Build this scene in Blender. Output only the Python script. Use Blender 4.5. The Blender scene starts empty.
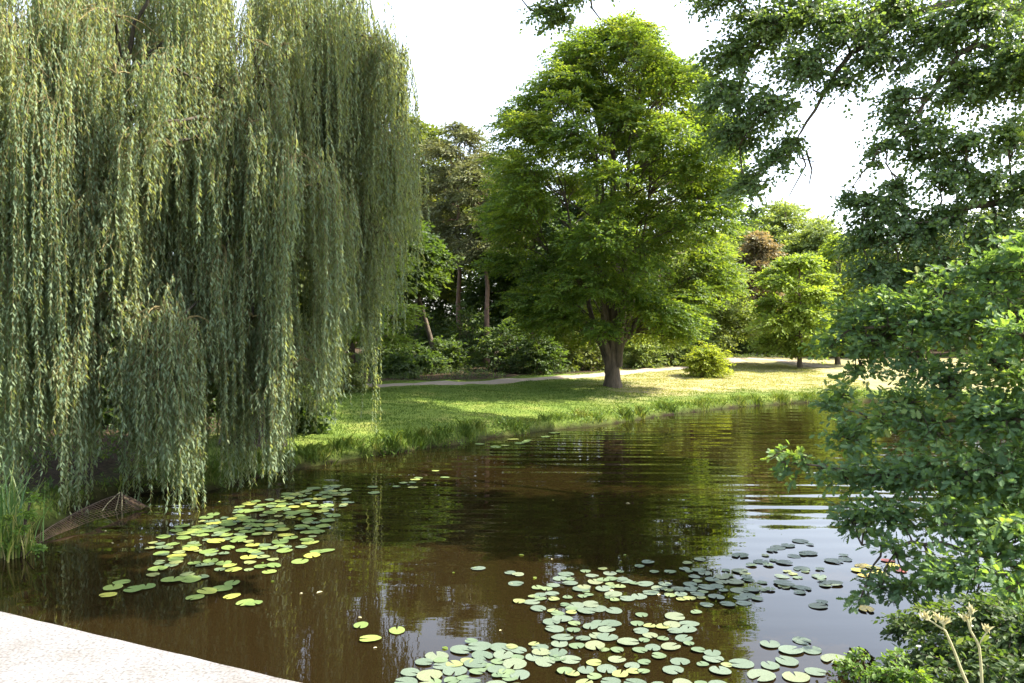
import bpy, math, random
import numpy as np
from mathutils import Vector

# ------------------------------------------------------------------ camera, sky, sun, exposure
scene = bpy.context.scene
COL = scene.collection
CAM_H, FOC, HORIZON = 3.0, 800.0, 330.0
TILT = math.atan((341.5 - HORIZON) / FOC)
cam_data = bpy.data.cameras.new("camera")
cam_data.sensor_width = 36.0
cam_data.lens = FOC / 1024 * 36
cam_data.clip_end = 3000
cam = bpy.data.objects.new("camera", cam_data)
COL.objects.link(cam)
cam.location = (0, 0, CAM_H)
cam.rotation_euler = (math.pi / 2 - TILT, 0, 0)
scene.camera = cam

SUN_AZ, SUN_EL = math.radians(86), math.radians(49)
world = bpy.data.worlds.new("World")
scene.world = world
world.use_nodes = True
wn, wl = world.node_tree.nodes, world.node_tree.links
bg = wn["Background"]
sky = wn.new("ShaderNodeTexSky")
sky.sky_type = 'NISHITA'
sky.sun_disc = False
sky.sun_elevation = SUN_EL
sky.sun_rotation = SUN_AZ
sky.dust_density = 2.0
sky.air_density = 1.0
sky.ozone_density = 1.0
hs = wn.new("ShaderNodeHueSaturation")
hs.inputs['Saturation'].default_value = 0.55
wl.new(sky.outputs[0], hs.inputs['Color'])
wl.new(hs.outputs[0], bg.inputs['Color'])
bg.inputs['Strength'].default_value = 0.15

sun_data = bpy.data.lights.new("sun", 'SUN')
sun_data.energy = 4.3
sun_data.angle = math.radians(0.5)
sun_data.color = (1.0, 0.91, 0.74)
sun = bpy.data.objects.new("sun", sun_data)
COL.objects.link(sun)
SDIR = Vector((math.sin(SUN_AZ) * math.cos(SUN_EL), math.cos(SUN_AZ) * math.cos(SUN_EL), math.sin(SUN_EL)))
sun.rotation_euler = SDIR.to_track_quat('Z', 'Y').to_euler()
sun.location = SDIR * 60

scene.view_settings.view_transform = 'Standard'
scene.view_settings.look = 'None'
scene.view_settings.exposure = 2.08
scene.view_settings.gamma = 1.0
scene.view_settings.use_curve_mapping = False
scene.render.engine = 'CYCLES'
cy = scene.cycles
cy.use_denoising = True
cy.max_bounces = 8
cy.diffuse_bounces = 4
cy.glossy_bounces = 3
cy.transmission_bounces = 5
cy.transparent_max_bounces = 6
cy.caustics_reflective = False
cy.caustics_refractive = False
cy.sample_clamp_indirect = 6.0

# ------------------------------------------------------------------ helpers
def rng_(s):
    return np.random.default_rng(s)

def nrm(v):
    return v / np.maximum(np.linalg.norm(v, axis=-1, keepdims=True), 1e-9)

ct, st = math.cos(TILT), math.sin(TILT)
def P(px, py, Y):
    """world point at depth Y seen at that place of the photograph"""
    x, u = (px - 512) / FOC, (341.5 - py) / FOC
    dy, dz = ct + u * st, u * ct - st
    k = Y / dy
    return np.array([x * k, Y, CAM_H + dz * k])

def G(px, py, z=0.0):
    x, u = (px - 512) / FOC, (341.5 - py) / FOC
    dy, dz = ct + u * st, u * ct - st
    k = (z - CAM_H) / dz
    return np.array([x * k, dy * k, z])

class MB:
    """collects vertices and faces of one mesh object"""
    def __init__(s):
        s.v, s.f, s.r, s.n = [], [], [], 0
    def add(s, v, faces, mat=0, rnd=0.5):
        """v: (N,3); faces: list of (M,k) index arrays"""
        v = np.asarray(v, dtype=np.float32).reshape(-1, 3)
        for f in faces:
            f = np.asarray(f, dtype=np.int32)
            s.f.append((f + s.n, mat))
        s.v.append(v)
        s.r.append(np.broadcast_to(np.asarray(rnd, dtype=np.float32), (len(v),)))
        s.n += len(v)
    def build(s, name, mats, parent=None, smooth=False):
        me = bpy.data.meshes.new(name)
        V = np.concatenate(s.v)
        me.vertices.add(len(V))
        me.vertices.foreach_set("co", V.ravel())
        nl = sum(f.size for f, _ in s.f)
        npoly = sum(len(f) for f, _ in s.f)
        loops = np.concatenate([f.ravel() for f, _ in s.f])
        starts, mi, at = [], [], 0
        for f, m in s.f:
            k = f.shape[1]
            starts.append(at + np.arange(len(f)) * k)
            mi.append(np.full(len(f), m, dtype=np.int32))
            at += f.size
        me.loops.add(nl)
        me.loops.foreach_set("vertex_index", loops)
        me.polygons.add(npoly)
        me.polygons.foreach_set("loop_start", np.concatenate(starts).astype(np.int32))
        me.polygons.foreach_set("material_index", np.concatenate(mi))
        me.polygons.foreach_set("use_smooth", np.full(npoly, bool(smooth)))
        a = me.attributes.new("rnd", 'FLOAT', 'POINT')
        a.data.foreach_set("value", np.concatenate(s.r))
        me.update(calc_edges=True)
        for m in (mats if isinstance(mats, (list, tuple)) else [mats]):
            me.materials.append(m)
        o = bpy.data.objects.new(name, me)
        COL.objects.link(o)
        if parent is not None:
            o.parent = parent
        return o

def thing(name, label, cat, group=None):
    o = bpy.data.objects.new(name, None)
    o.empty_display_size = 0.2
    COL.objects.link(o)
    return tag(o, label, cat, group)

def tag(o, label, cat, group=None):
    o["label"], o["category"] = label, cat
    if group:
        o["group"] = group
    return o

def put(o, loc):
    """move a thing built in world coordinates so that its empty sits at its base"""
    loc = Vector([float(c) for c in loc])
    o.location = loc
    for c in o.children:
        c.location = c.location - loc
    return o

def kind(o, k):
    o["kind"] = k
    return o

def dup(o, label=None, group=None):
    r = o.copy()
    COL.objects.link(r)
    if label:
        r["label"] = label
    if group:
        r["group"] = group
    for ch in list(o.children):
        c = ch.copy()
        COL.objects.link(c)
        c.parent = r
    return r

def tubes(mb, pts, rad, sides=5, mat=0, rnd=0.5, cap=False):
    """pts (N,k,3), rad (N,k): one tapered tube per row"""
    pts = np.asarray(pts, float)
    if pts.ndim == 2:
        pts = pts[None]
    rad = np.broadcast_to(np.asarray(rad, float), pts.shape[:2])
    N, k, _ = pts.shape
    t = nrm(np.gradient(pts, axis=1))
    ref = np.broadcast_to(np.array([0.91, 0.37, 0.18]), t.shape)
    alt = np.broadcast_to(np.array([0.1, 0.9, -0.3]), t.shape)
    mean_t = nrm(t.mean(axis=1, keepdims=True))
    bad = np.abs((mean_t * ref[:, :1]).sum(-1, keepdims=True)) > 0.85
    ref = np.where(bad, alt, ref)
    a = nrm(np.cross(t, ref))
    b = np.cross(t, a)
    ang = np.arange(sides) / sides * 2 * math.pi
    ring = pts[:, :, None] + rad[:, :, None, None] * (a[:, :, None] * np.cos(ang)[:, None] + b[:, :, None] * np.sin(ang)[:, None])
    i = np.arange(N)[:, None, None] * k * sides + np.arange(k - 1)[None, :, None] * sides
    j = np.arange(sides)[None, None, :]
    j2 = (j + 1) % sides
    f = np.stack([i + j, i + j2, i + sides + j2, i + sides + j], -1).reshape(-1, 4)
    faces = [f]
    if cap:
        faces.append((np.arange(N)[:, None] * k * sides + (k - 1) * sides + np.arange(sides)[None]))
        faces.append((np.arange(N)[:, None] * k * sides + np.arange(sides)[::-1][None]))
    r = np.repeat(np.broadcast_to(np.asarray(rnd, float), (N,)), k * sides)
    mb.add(ring.reshape(-1, 3), faces, mat, r)

def bez(a, c, b, k=7):
    t = np.linspace(0, 1, k)[:, None]
    return (1 - t) ** 2 * a + 2 * t * (1 - t) * c + t * t * b

LEAF = {
    'diamond': (np.array([[0, 0, 0], [.45, -.5, .07], [1, 0, -.05], [.45, .5, .07]]), [[[0, 1, 2, 3]]]),
    'oval': (np.array([[0, 0, 0], [.3, -.42, .09], [.72, -.40, .08], [1, 0, -.08], [.72, .40, .08], [.3, .42, .09]]), [[[0, 1, 2, 3], [0, 3, 4, 5]]]),
    'narrow': (np.array([[0, 0, 0], [.35, -.5, .0], [1, 0, 0.02], [.35, .5, .0]]), [[[0, 1, 2, 3]]]),
}
_h = [(0, .03), (.16, .11), (.24, .27), (.32, .14), (.45, .40), (.55, .18), (.68, .40), (.77, .18), (.88, .24), (1, 0)]
_ov = [[x, y, abs(y) * .25] for x, y in _h] + [[x, -y, abs(y) * .25] for x, y in _h[:-1]]
LEAF['oak'] = (np.array(_ov), [[list(range(0, 10)) + [10], ]]) if False else (
    np.array(_ov), [[[10] + list(range(0, 10)) + list(range(18, 10, -1))]])

def leaves(mb, c, d, n, L, W, shape='diamond', mat=0, rnd=None):
    """leaf faces: c base (N,3), d axis, n normal, sizes (N,)"""
    T, groups = LEAF[shape]
    N, k = len(c), len(T)
    d = nrm(d)
    s = nrm(np.cross(n, d))
    n = np.cross(d, s)
    L = np.broadcast_to(L, (N,))[:, None, None]
    W = np.broadcast_to(W, (N,))[:, None, None]
    v = c[:, None] + d[:, None] * (T[None, :, :1] * L) + s[:, None] * (T[None, :, 1:2] * W) + n[:, None] * (T[None, :, 2:] * L)
    base = np.arange(N)[:, None] * k
    faces = []
    for g in groups:
        for f in g:
            faces.append(base + np.array(f)[None])
    mb.add(v.reshape(-1, 3), faces, mat, np.repeat(rnd if rnd is not None else np.full(N, .5), k))

def sprays(mb, rng, p, d, n, m, Ls, L, W, shape, mat=0, spread=1.0, twig=0.0, droop=0.15, tone=None, jit=0.45):
    """flat leafy twigs: N twigs starting at p along d, each with m leaves on both sides"""
    N = len(p)
    d = nrm(d)
    s = nrm(np.cross(n, d))
    t = (np.arange(m) + rng.random((N, m))) / m
    Lsv = Ls * rng.uniform(.7, 1.3, N)
    side = np.where(np.arange(m) % 2 == 0, 1.0, -1.0)[None] * rng.uniform(.6, 1.2, (N, m))
    c = p[:, None] + d[:, None] * (t * Lsv[:, None])[..., None] + s[:, None] * (side * L * .25 * spread)[..., None]
    c[..., 2] -= droop * Lsv[:, None] * t ** 2
    ax = d[:, None] * (.55 + .5 * t[..., None]) + s[:, None] * (side * (1.15 - .5 * t))[..., None] + rng.normal(0, jit, (N, m, 3))
    ax[..., 2] -= droop * 1.2
    nn = n[:, None] + rng.normal(0, jit, (N, m, 3))
    size = rng.uniform(.65, 1.2, (N, m)) * (1 - .25 * t)
    if tone is None:
        tone = rng.random(N)
    r = np.clip(tone[:, None] * .65 + rng.random((N, m)) * .35, 0, 1)
    leaves(mb, c.reshape(-1, 3), ax.reshape(-1, 3), nn.reshape(-1, 3), (L * size).ravel(), (W * size).ravel(), shape, mat, r.ravel())
    if twig > 0:
        pt = np.stack([p, p + d * (Lsv * .5)[:, None], p + d * Lsv[:, None]], 1)
        pt[:, 1, 2] -= droop * Lsv * .25
        pt[:, 2, 2] -= droop * Lsv
        tubes(mb, pt, np.array([twig, twig * .7, twig * .3]), 3, 1)

# ------------------------------------------------------------------ materials
def mat_new(name):
    m = bpy.data.materials.new(name)
    m.use_nodes = True
    nt = m.node_tree
    return m, nt.nodes, nt.links, nt.nodes["Principled BSDF"]

def ramp(nodes, stops):
    r = nodes.new("ShaderNodeValToRGB")
    e = r.color_ramp.elements
    while len(e) < len(stops):
        e.new(0.5)
    for el, (p, c) in zip(e, stops):
        el.position = p
        el.color = (*c, 1)
    return r

def leaf_mat(name, stops, trans, tf=0.45, rough=0.55, spec=0.35):
    m, n, l, b = mat_new(name)
    at = n.new("ShaderNodeAttribute")
    at.attribute_name = "rnd"
    r = ramp(n, stops)
    l.new(at.outputs['Fac'], r.inputs[0])
    l.new(r.outputs[0], b.inputs['Base Color'])
    b.inputs['Roughness'].default_value = rough
    b.inputs['Specular IOR Level'].default_value = spec
    t = n.new("ShaderNodeBsdfTranslucent")
    mx = n.new("ShaderNodeMixRGB")
    mx.blend_type = 'MULTIPLY'
    mx.inputs[0].default_value = 1
    l.new(r.outputs[0], mx.inputs[1])
    mx.inputs[2].default_value = (*trans, 1)
    l.new(mx.outputs[0], t.inputs['Color'])
    ms = n.new("ShaderNodeMixShader")
    ms.inputs[0].default_value = tf
    l.new(b.outputs[0], ms.inputs[1])
    l.new(t.outputs[0], ms.inputs[2])
    l.new(ms.outputs[0], n["Material Output"].inputs[0])
    return m

def bark_mat(name, c1, c2, scale=9, stretch=.25, bump=.6):
    m, n, l, b = mat_new(name)
    tc = n.new("ShaderNodeTexCoord")
    mp = n.new("ShaderNodeMapping")
    mp.inputs['Scale'].default_value = (1, 1, stretch)
    l.new(tc.outputs['Object'], mp.inputs[0])
    ns = n.new("ShaderNodeTexNoise")
    ns.inputs['Scale'].default_value = scale
    ns.inputs['Detail'].default_value = 6
    ns.inputs['Roughness'].default_value = .65
    l.new(mp.outputs[0], ns.inputs['Vector'])
    r = ramp(n, [(.32, c1), (.68, c2)])
    l.new(ns.outputs[0], r.inputs[0])
    l.new(r.outputs[0], b.inputs['Base Color'])
    b.inputs['Roughness'].default_value = .9
    bp = n.new("ShaderNodeBump")
    bp.inputs['Strength'].default_value = bump
    bp.inputs['Distance'].default_value = .04
    l.new(ns.outputs[0], bp.inputs['Height'])
    l.new(bp.outputs[0], b.inputs['Normal'])
    return m

M = {}
M['bark'] = bark_mat("bark_grey_brown", (.035, .026, .018), (.13, .10, .07))
M['bark_pine'] = bark_mat("bark_reddish", (.09, .055, .04), (.25, .16, .115))
M['bark_willow'] = bark_mat("bark_furrowed", (.02, .017, .012), (.07, .058, .04), 7)
M['twig_willow'] = bark_mat("willow_twig", (.10, .085, .03), (.20, .16, .07), 20)
M['twig'] = bark_mat("twig_brown", (.03, .022, .015), (.09, .065, .045), 20)
M['willow'] = leaf_mat("leaf_willow", [(0, (.09, .138, .09)), (.5, (.165, .225, .138)), (1, (.29, .33, .18))], (1.9, 1.65, .6), .48, .6, .2)
M['main'] = leaf_mat("leaf_hornbeam", [(0, (.044, .096, .027)), (.55, (.090, .160, .036)), (1, (.18, .235, .058))], (2.6, 2.1, .6), .54, .5, .35)
M['oak'] = leaf_mat("leaf_oak", [(0, (.06, .112, .060)), (.5, (.105, .18, .088)), (.78, (.17, .255, .095)), (1, (.32, .33, .09))], (2.1, 2.0, .5), .45, .55, .25)
M['alder'] = leaf_mat("leaf_alder", [(0, (.06, .112, .055)), (.6, (.115, .178, .082)), (1, (.195, .255, .095))], (2.2, 2.1, .6), .45, .42, .45)
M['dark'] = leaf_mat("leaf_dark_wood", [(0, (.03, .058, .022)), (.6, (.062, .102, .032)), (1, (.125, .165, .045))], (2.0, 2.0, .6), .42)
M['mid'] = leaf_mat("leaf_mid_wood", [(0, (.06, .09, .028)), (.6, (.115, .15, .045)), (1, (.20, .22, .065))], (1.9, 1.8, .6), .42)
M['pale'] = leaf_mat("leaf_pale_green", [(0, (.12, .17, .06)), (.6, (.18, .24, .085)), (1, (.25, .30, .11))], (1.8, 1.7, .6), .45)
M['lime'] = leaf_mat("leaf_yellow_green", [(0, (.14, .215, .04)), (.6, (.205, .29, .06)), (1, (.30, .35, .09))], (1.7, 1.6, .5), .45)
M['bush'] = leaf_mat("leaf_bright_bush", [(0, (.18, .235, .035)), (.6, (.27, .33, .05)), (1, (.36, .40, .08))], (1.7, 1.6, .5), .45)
M['pine'] = leaf_mat("needles_olive", [(0, (.10, .125, .06)), (.6, (.17, .19, .09)), (1, (.26, .25, .12))], (1.5, 1.4, .6), .3)
M['copper'] = leaf_mat("leaf_copper", [(0, (.17, .155, .085)), (.6, (.25, .215, .125)), (1, (.25, .28, .13))], (1.5, 1.2, .7), .35)
M['herb'] = leaf_mat("leaf_herb", [(0, (.06, .12, .025)), (.6, (.11, .19, .035)), (1, (.22, .28, .05))], (1.9, 1.8, .5), .42)
M['grass'] = leaf_mat("grass_blade", [(0, (.055, .10, .02)), (.4, (.11, .17, .03)), (.7, (.25, .26, .08)), (1, (.33, .30, .15))], (1.7, 1.6, .6), .35, .6, .25)
M['reed'] = leaf_mat("reed_blade", [(0, (.06, .13, .045)), (.6, (.12, .21, .07)), (1, (.24, .27, .09))], (1.5, 1.5, .6), .35, .45, .4)
M['white_petal'] = leaf_mat("white_petal", [(0, (.75, .75, .70)), (1, (.85, .83, .78))], (1, 1, 1), .3)
M['straw'] = leaf_mat("dry_straw", [(0, (.38, .36, .20)), (1, (.60, .57, .38))], (1.2, 1.1, .8), .25)

# ------------------------------------------------------------------ pond outline and terrain
far_px = [(200, 493), (235, 484), (270, 474), (300, 468), (330, 463), (355, 459), (380, 455), (410, 450.5), (440, 446.5), (480, 440),
          (520, 434), (560, 429.5), (600, 425.5), (640, 419.5), (675, 414), (710, 410), (745, 406.5), (780, 404), (815, 402.5), (850, 402)]
pts = [(-16, 2.0), (-13, 7.0), (-9.6, 9.6), (-7.3, 11.0), (-7.05, 12.3), (-7.3, 13.9), (-6.7, 14.7)]
pts += [tuple(G(a, b)[:2]) for a, b in far_px]
pts += [(17.5, 33.6), (21, 32.0), (22, 29.0), (19, 25.5), (14.8, 22.2), (11.6, 17.6), (9.2, 13.6), (7.2, 10.9), (5.5, 9.0), (4.1, 7.5), (3.1, 6.3),
        (2.3, 5.2), (1.5, 4.0), (1.05, 2.6), (0.95, 1.0), (1.0, -2.0), (1.2, -9.0), (-16, -9.0)]
POND = np.array(pts)

def noise2(x, y):
    return (np.sin(x * 1.3 + 2.1 * np.sin(y * .7)) * np.cos(y * 1.7 + 1.3 * np.sin(x * .9)) + .5 * np.sin(x * 3.1 + y * 2.3 + 1.2) * np.cos(y * 3.7 - x * 1.1))

def sdist(x, y):
    """signed distance to the pond outline, positive on land"""
    x, y = np.asarray(x, float), np.asarray(y, float)
    x = x + .10 * noise2(x * 1.7, y * 1.7)
    y = y + .10 * noise2(y * 1.9 + 4, x * 1.9)
    d = np.full(x.shape, 1e9)
    ins = np.zeros(x.shape, bool)
    n = len(POND)
    for i in range(n):
        a, b = POND[i], POND[(i + 1) % n]
        e = b - a
        t = np.clip(((x - a[0]) * e[0] + (y - a[1]) * e[1]) / (e @ e), 0, 1)
        d = np.minimum(d, np.hypot(x - a[0] - t * e[0], y - a[1] - t * e[1]))
        c = (a[1] > y) != (b[1] > y)
        ins ^= c & (x < a[0] + (y - a[1]) / (e[1] if abs(e[1]) > 1e-9 else 1e-9) * e[0])
    return np.where(ins, -d, d)

def height(x, y, s=None):
    if s is None:
        s = sdist(x, y)
    land = .24 * np.clip(s / .3, 0, 1) ** .7 + .98 * (1 - np.exp(-np.maximum(s - .3, 0) / 18))
    land = land + np.clip(s, 0, 1.5) / 1.5 * (.035 * noise2(x * .8, y * .8) + .02 * noise2(x * 2.3, y * 2.1))
    return np.where(s > 0, land, np.maximum(-.8, s * .9) - .03)

def H(x, y):
    return float(height(np.array([x]), np.array([y]))[0])

def GT(px, py):
    """the point of the ground seen at that place of the photograph"""
    z = .5
    for _ in range(12):
        p = G(px, py, z)
        z = H(p[0], p[1])
    return np.array([p[0], p[1], z])

def axis(lo, hi, a, b, fine, far):
    core = np.arange(a, b + fine, fine)
    g, left, right, w = 1.22, [], [], fine
    x = a
    while x > lo:
        w *= g
        x -= w
        left.append(x)
    x, w = core[-1], fine
    while x < hi:
        w *= g
        x += w
        right.append(x)
    return np.array(left[::-1] + list(core) + right)

gx = axis(-900, 900, -14, 27, .22, 0)
gy = axis(-900, 1200, -3, 62, .25, 0)
X, Y = np.meshgrid(gx, gy)
S = sdist(X, Y)
Z = height(X, Y, S)
nx, ny = len(gx), len(gy)
idx = np.arange(nx * ny).reshape(ny, nx)
quads = np.stack([idx[:-1, :-1], idx[:-1, 1:], idx[1:, 1:], idx[1:, :-1]], -1).reshape(-1, 4)

PATH_PX = [(330, 387.5), (400, 385.5), (440, 383.5), (490, 381), (540, 378.5), (590, 376), (630, 373), (665, 369.5), (695, 366), (720, 363), (740, 361)]
path_pts = np.array([GT(*p)[:2] for p in PATH_PX] + [(15.0, 52.5), (15.9, 58), (15.6, 66), (13, 78)])

def path_y(x):
    return np.interp(x, path_pts[:11, 0], path_pts[:11, 1])

# land cover: woodland litter behind the path, dry sunburnt turf on the right of the lawn
def covers(x, y, s):
    wood = np.clip((y - path_y(x) - 1.3 - .5 * noise2(x * .6, y * .6)) / 1.2, 0, 1)
    wood = np.where(x > 12.2, np.clip((y - 56) / 4, 0, 1), wood)
    wood = np.where((x < -5) , np.maximum(wood, np.clip((-x - 6.5 + .4 * noise2(x, y)) / 1.5, 0, 1) * np.clip((y - 12) / 2, 0, 1)), wood)
    dry = np.clip((x - 2.6 + .6 * noise2(x * .5, y * .5)) / 3.0, 0, 1) * np.clip((s - 1.4 + .4 * noise2(x * 1.1, y)) / 2.0, 0, 1)
    return wood, dry

wood, dry = covers(X, Y, S)
mb = MB()
mb.add(np.stack([X, Y, Z], -1).reshape(-1, 3), [quads])
gm, n, l, b = mat_new("lawn_and_soil")
def attr(n, nm):
    a = n.new("ShaderNodeAttribute")
    a.attribute_name = nm
    return a.outputs['Fac']
tc = n.new("ShaderNodeTexCoord")
n1 = n.new("ShaderNodeTexNoise"); n1.inputs['Scale'].default_value = .9; n1.inputs['Detail'].default_value = 5
n2 = n.new("ShaderNodeTexNoise"); n2.inputs['Scale'].default_value = 14; n2.inputs['Detail'].default_value = 6; n2.inputs['Roughness'].default_value = .7
for q in (n1, n2):
    l.new(tc.outputs['Object'], q.inputs['Vector'])
g1 = ramp(n, [(.3, (.07, .115, .02)), (.55, (.115, .16, .03)), (.75, (.19, .195, .055))])
l.new(n1.outputs[0], g1.inputs[0])
g2 = ramp(n, [(.3, (.19, .19, .08)), (.55, (.28, .25, .13)), (.75, (.36, .31, .19))])
l.new(n1.outputs[0], g2.inputs[0])
g3 = ramp(n, [(.3, (.025, .02, .012)), (.55, (.05, .036, .022)), (.75, (.09, .06, .036))])
l.new(n2.outputs[0], g3.inputs[0])
mx1 = n.new("ShaderNodeMixRGB"); l.new(attr(n, "dry"), mx1.inputs[0]); l.new(g1.outputs[0], mx1.inputs[1]); l.new(g2.outputs[0], mx1.inputs[2])
mx2 = n.new("ShaderNodeMixRGB"); l.new(attr(n, "wood"), mx2.inputs[0]); l.new(mx1.outputs[0], mx2.inputs[1]); l.new(g3.outputs[0], mx2.inputs[2])
mx3 = n.new("ShaderNodeMixRGB"); l.new(attr(n, "mud"), mx3.inputs[0]); l.new(mx2.outputs[0], mx3.inputs[1]); mx3.inputs[2].default_value = (.014, .010, .006, 1)
mx4 = n.new("ShaderNodeMixRGB"); mx4.blend_type = 'OVERLAY'; mx4.inputs[0].default_value = .5
l.new(mx3.outputs[0], mx4.inputs[1]); l.new(n2.outputs[0], mx4.inputs[2])
l.new(mx4.outputs[0], b.inputs['Base Color'])
b.inputs['Roughness'].default_value = .95
b.inputs['Specular IOR Level'].default_value = .1
bp = n.new("ShaderNodeBump"); bp.inputs['Strength'].default_value = .8; bp.inputs['Distance'].default_value = .05
l.new(n2.outputs[0], bp.inputs['Height']); l.new(bp.outputs[0], b.inputs['Normal'])
ground = kind(mb.build("ground", gm, smooth=True), "structure")
for nm, arr in (("wood", wood), ("dry", dry), ("mud", np.clip(1 - (S - .02) / .22, 0, 1))):
    a = ground.data.attributes.new(nm, 'FLOAT', 'POINT')
    a.data.foreach_set("value", arr.ravel().astype(np.float32))

# gravel path, draped on the ground
def ribbon(name, line, width, mat, lift=.03, step=.5, seed=1):
    seg = np.r_[0, np.cumsum(np.hypot(*np.diff(line, axis=0).T))]
    t = np.arange(0, seg[-1], step)
    k = np.ones(7) / 7
    cx, cyy = np.interp(t, seg, line[:, 0]), np.interp(t, seg, line[:, 1])
    cx = np.convolve(np.pad(cx, 3, mode='edge'), k, 'valid'); cyy = np.convolve(np.pad(cyy, 3, mode='edge'), k, 'valid')
    c = np.stack([cx, cyy], 1)
    tg = nrm(np.gradient(c, axis=0))
    sd = np.stack([-tg[:, 1], tg[:, 0]], 1)
    r = rng_(seed)
    u = np.array([-.5, -.42, -.2, 0, .2, .42, .5])
    jit = r.normal(0, .05, (len(c), 7)); jit[:, 1:-1] = 0
    xy = c[:, None] + sd[:, None] * (u[None] * width + jit)[..., None]
    z = height(xy[..., 0], xy[..., 1]) + lift
    z[:, 0] -= lift + .05
    z[:, -1] -= lift + .05
    v = np.concatenate([xy, z[..., None]], -1)
    id_ = np.arange(len(c) * 7).reshape(-1, 7)
    f = np.stack([id_[:-1, :-1], id_[1:, :-1], id_[1:, 1:], id_[:-1, 1:]], -1).reshape(-1, 4)
    mb = MB(); mb.add(v.reshape(-1, 3), [f])
    return kind(mb.build(name, mat, smooth=True), "structure")

pm, n, l, b = mat_new("pale_gravel")
tc = n.new("ShaderNodeTexCoord")
n1 = n.new("ShaderNodeTexNoise"); n1.inputs['Scale'].default_value = 6; n1.inputs['Detail'].default_value = 8; n1.inputs['Roughness'].default_value = .75
l.new(tc.outputs['Object'], n1.inputs['Vector'])
r = ramp(n, [(.3, (.20, .16, .12)), (.7, (.34, .28, .22))]); l.new(n1.outputs[0], r.inputs[0]); l.new(r.outputs[0], b.inputs['Base Color'])
b.inputs['Roughness'].default_value = .95
ribbon("path", path_pts, 1.3, pm)
side_line = np.array([GT(*p)[:2] for p in [(738, 357.5), (755, 358), (775, 360), (800, 364), (830, 368)]])
ribbon("side_path", side_line, 1.6, pm, seed=2)

# water
wm, n, l, b = mat_new("brown_pond_water")
b.inputs['Base Color'].default_value = (.0115, .0076, .0027, 1)
b.inputs['Roughness'].default_value = .012
b.inputs['IOR'].default_value = 1.36
b.inputs['Specular IOR Level'].default_value = .5
tc = n.new("ShaderNodeTexCoord")
def wnoise(scale_xyz, sc, detail, dist=0):
    mp = n.new("ShaderNodeMapping"); mp.inputs['Scale'].default_value = scale_xyz
    l.new(tc.outputs['Object'], mp.inputs[0])
    q = n.new("ShaderNodeTexNoise"); q.inputs['Scale'].default_value = sc; q.inputs['Detail'].default_value = detail
    q.inputs['Distortion'].default_value = dist
    l.new(mp.outputs[0], q.inputs['Vector'])
    return q.outputs[0]
# rings spreading from the far right corner of the pond
mpw = n.new("ShaderNodeMapping"); mpw.inputs['Location'].default_value = (-10.5, -15.0, 0); mpw.inputs['Rotation'].default_value = (0, 0, .12); mpw.inputs['Scale'].default_value = (.55, 1, 1)
l.new(tc.outputs['Object'], mpw.inputs[0])
wv = n.new("ShaderNodeTexWave"); wv.wave_type = 'BANDS'; wv.bands_direction = 'Y'; wv.inputs['Scale'].default_value = .62
wv.inputs['Distortion'].default_value = 6.0; wv.inputs['Detail'].default_value = 2.0; wv.inputs['Detail Scale'].default_value = .3
l.new(mpw.outputs[0], wv.inputs['Vector'])
mpw2 = n.new("ShaderNodeMapping"); mpw2.inputs['Rotation'].default_value = (0, 0, -.28); mpw2.inputs['Scale'].default_value = (.4, 1, 1)
l.new(tc.outputs['Object'], mpw2.inputs[0])
wv2 = n.new("ShaderNodeTexWave"); wv2.wave_type = 'BANDS'; wv2.bands_direction = 'Y'; wv2.inputs['Scale'].default_value = .33
wv2.inputs['Distortion'].default_value = 7; wv2.inputs['Detail'].default_value = 2; wv2.inputs['Detail Scale'].default_value = .7
l.new(mpw2.outputs[0], wv2.inputs['Vector'])
fine = wnoise((.7, 2.0, 1), 3.0, 2)
broad = wnoise((.5, 1.0, 1), .9, 1)
mask = wnoise((1, 1, 1), .16, 1)
mr = n.new("ShaderNodeMapRange"); l.new(mask, mr.inputs[0])
mr.inputs[1].default_value = .34; mr.inputs[2].default_value = .56; mr.inputs[3].default_value = .35; mr.inputs[4].default_value = 1.0
# calmer near the bridge
sx = n.new("ShaderNodeSeparateXYZ"); l.new(tc.outputs['Object'], sx.inputs[0])
mr2 = n.new("ShaderNodeMapRange"); l.new(sx.outputs[1], mr2.inputs[0])
mr2.inputs[1].default_value = 9.5; mr2.inputs[2].default_value = 15; mr2.inputs[3].default_value = .10; mr2.inputs[4].default_value = 1.0
def math_(op, a, bb):
    q = n.new("ShaderNodeMath"); q.operation = op
    for i, w in enumerate((a, bb)):
        if isinstance(w, (int, float)):
            q.inputs[i].default_value = w
        else:
            l.new(w, q.inputs[i])
    return q.outputs[0]
both = math_('ADD', math_('MULTIPLY', wv.outputs['Fac'], .0042), math_('MULTIPLY', wv2.outputs['Fac'], .0060))
hgt = math_('ADD', math_('MULTIPLY', math_('MULTIPLY', both, mr2.outputs[0]), mr.outputs[0]),
            math_('MULTIPLY', math_('ADD', math_('MULTIPLY', fine, .0008), math_('MULTIPLY', broad, .0036)), mr.outputs[0]))
bp = n.new("ShaderNodeBump"); bp.inputs['Strength'].default_value = 1.0; bp.inputs['Distance'].default_value = 1.0
l.new(hgt, bp.inputs['Height']); l.new(bp.outputs[0], b.inputs['Normal'])
mb = MB()
mb.add([(-17, -10, 0), (24, -10, 0), (24, 36, 0), (-17, 36, 0)], [[[0, 1, 2, 3]]])
kind(mb.build("water", wm), "structure")

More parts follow.
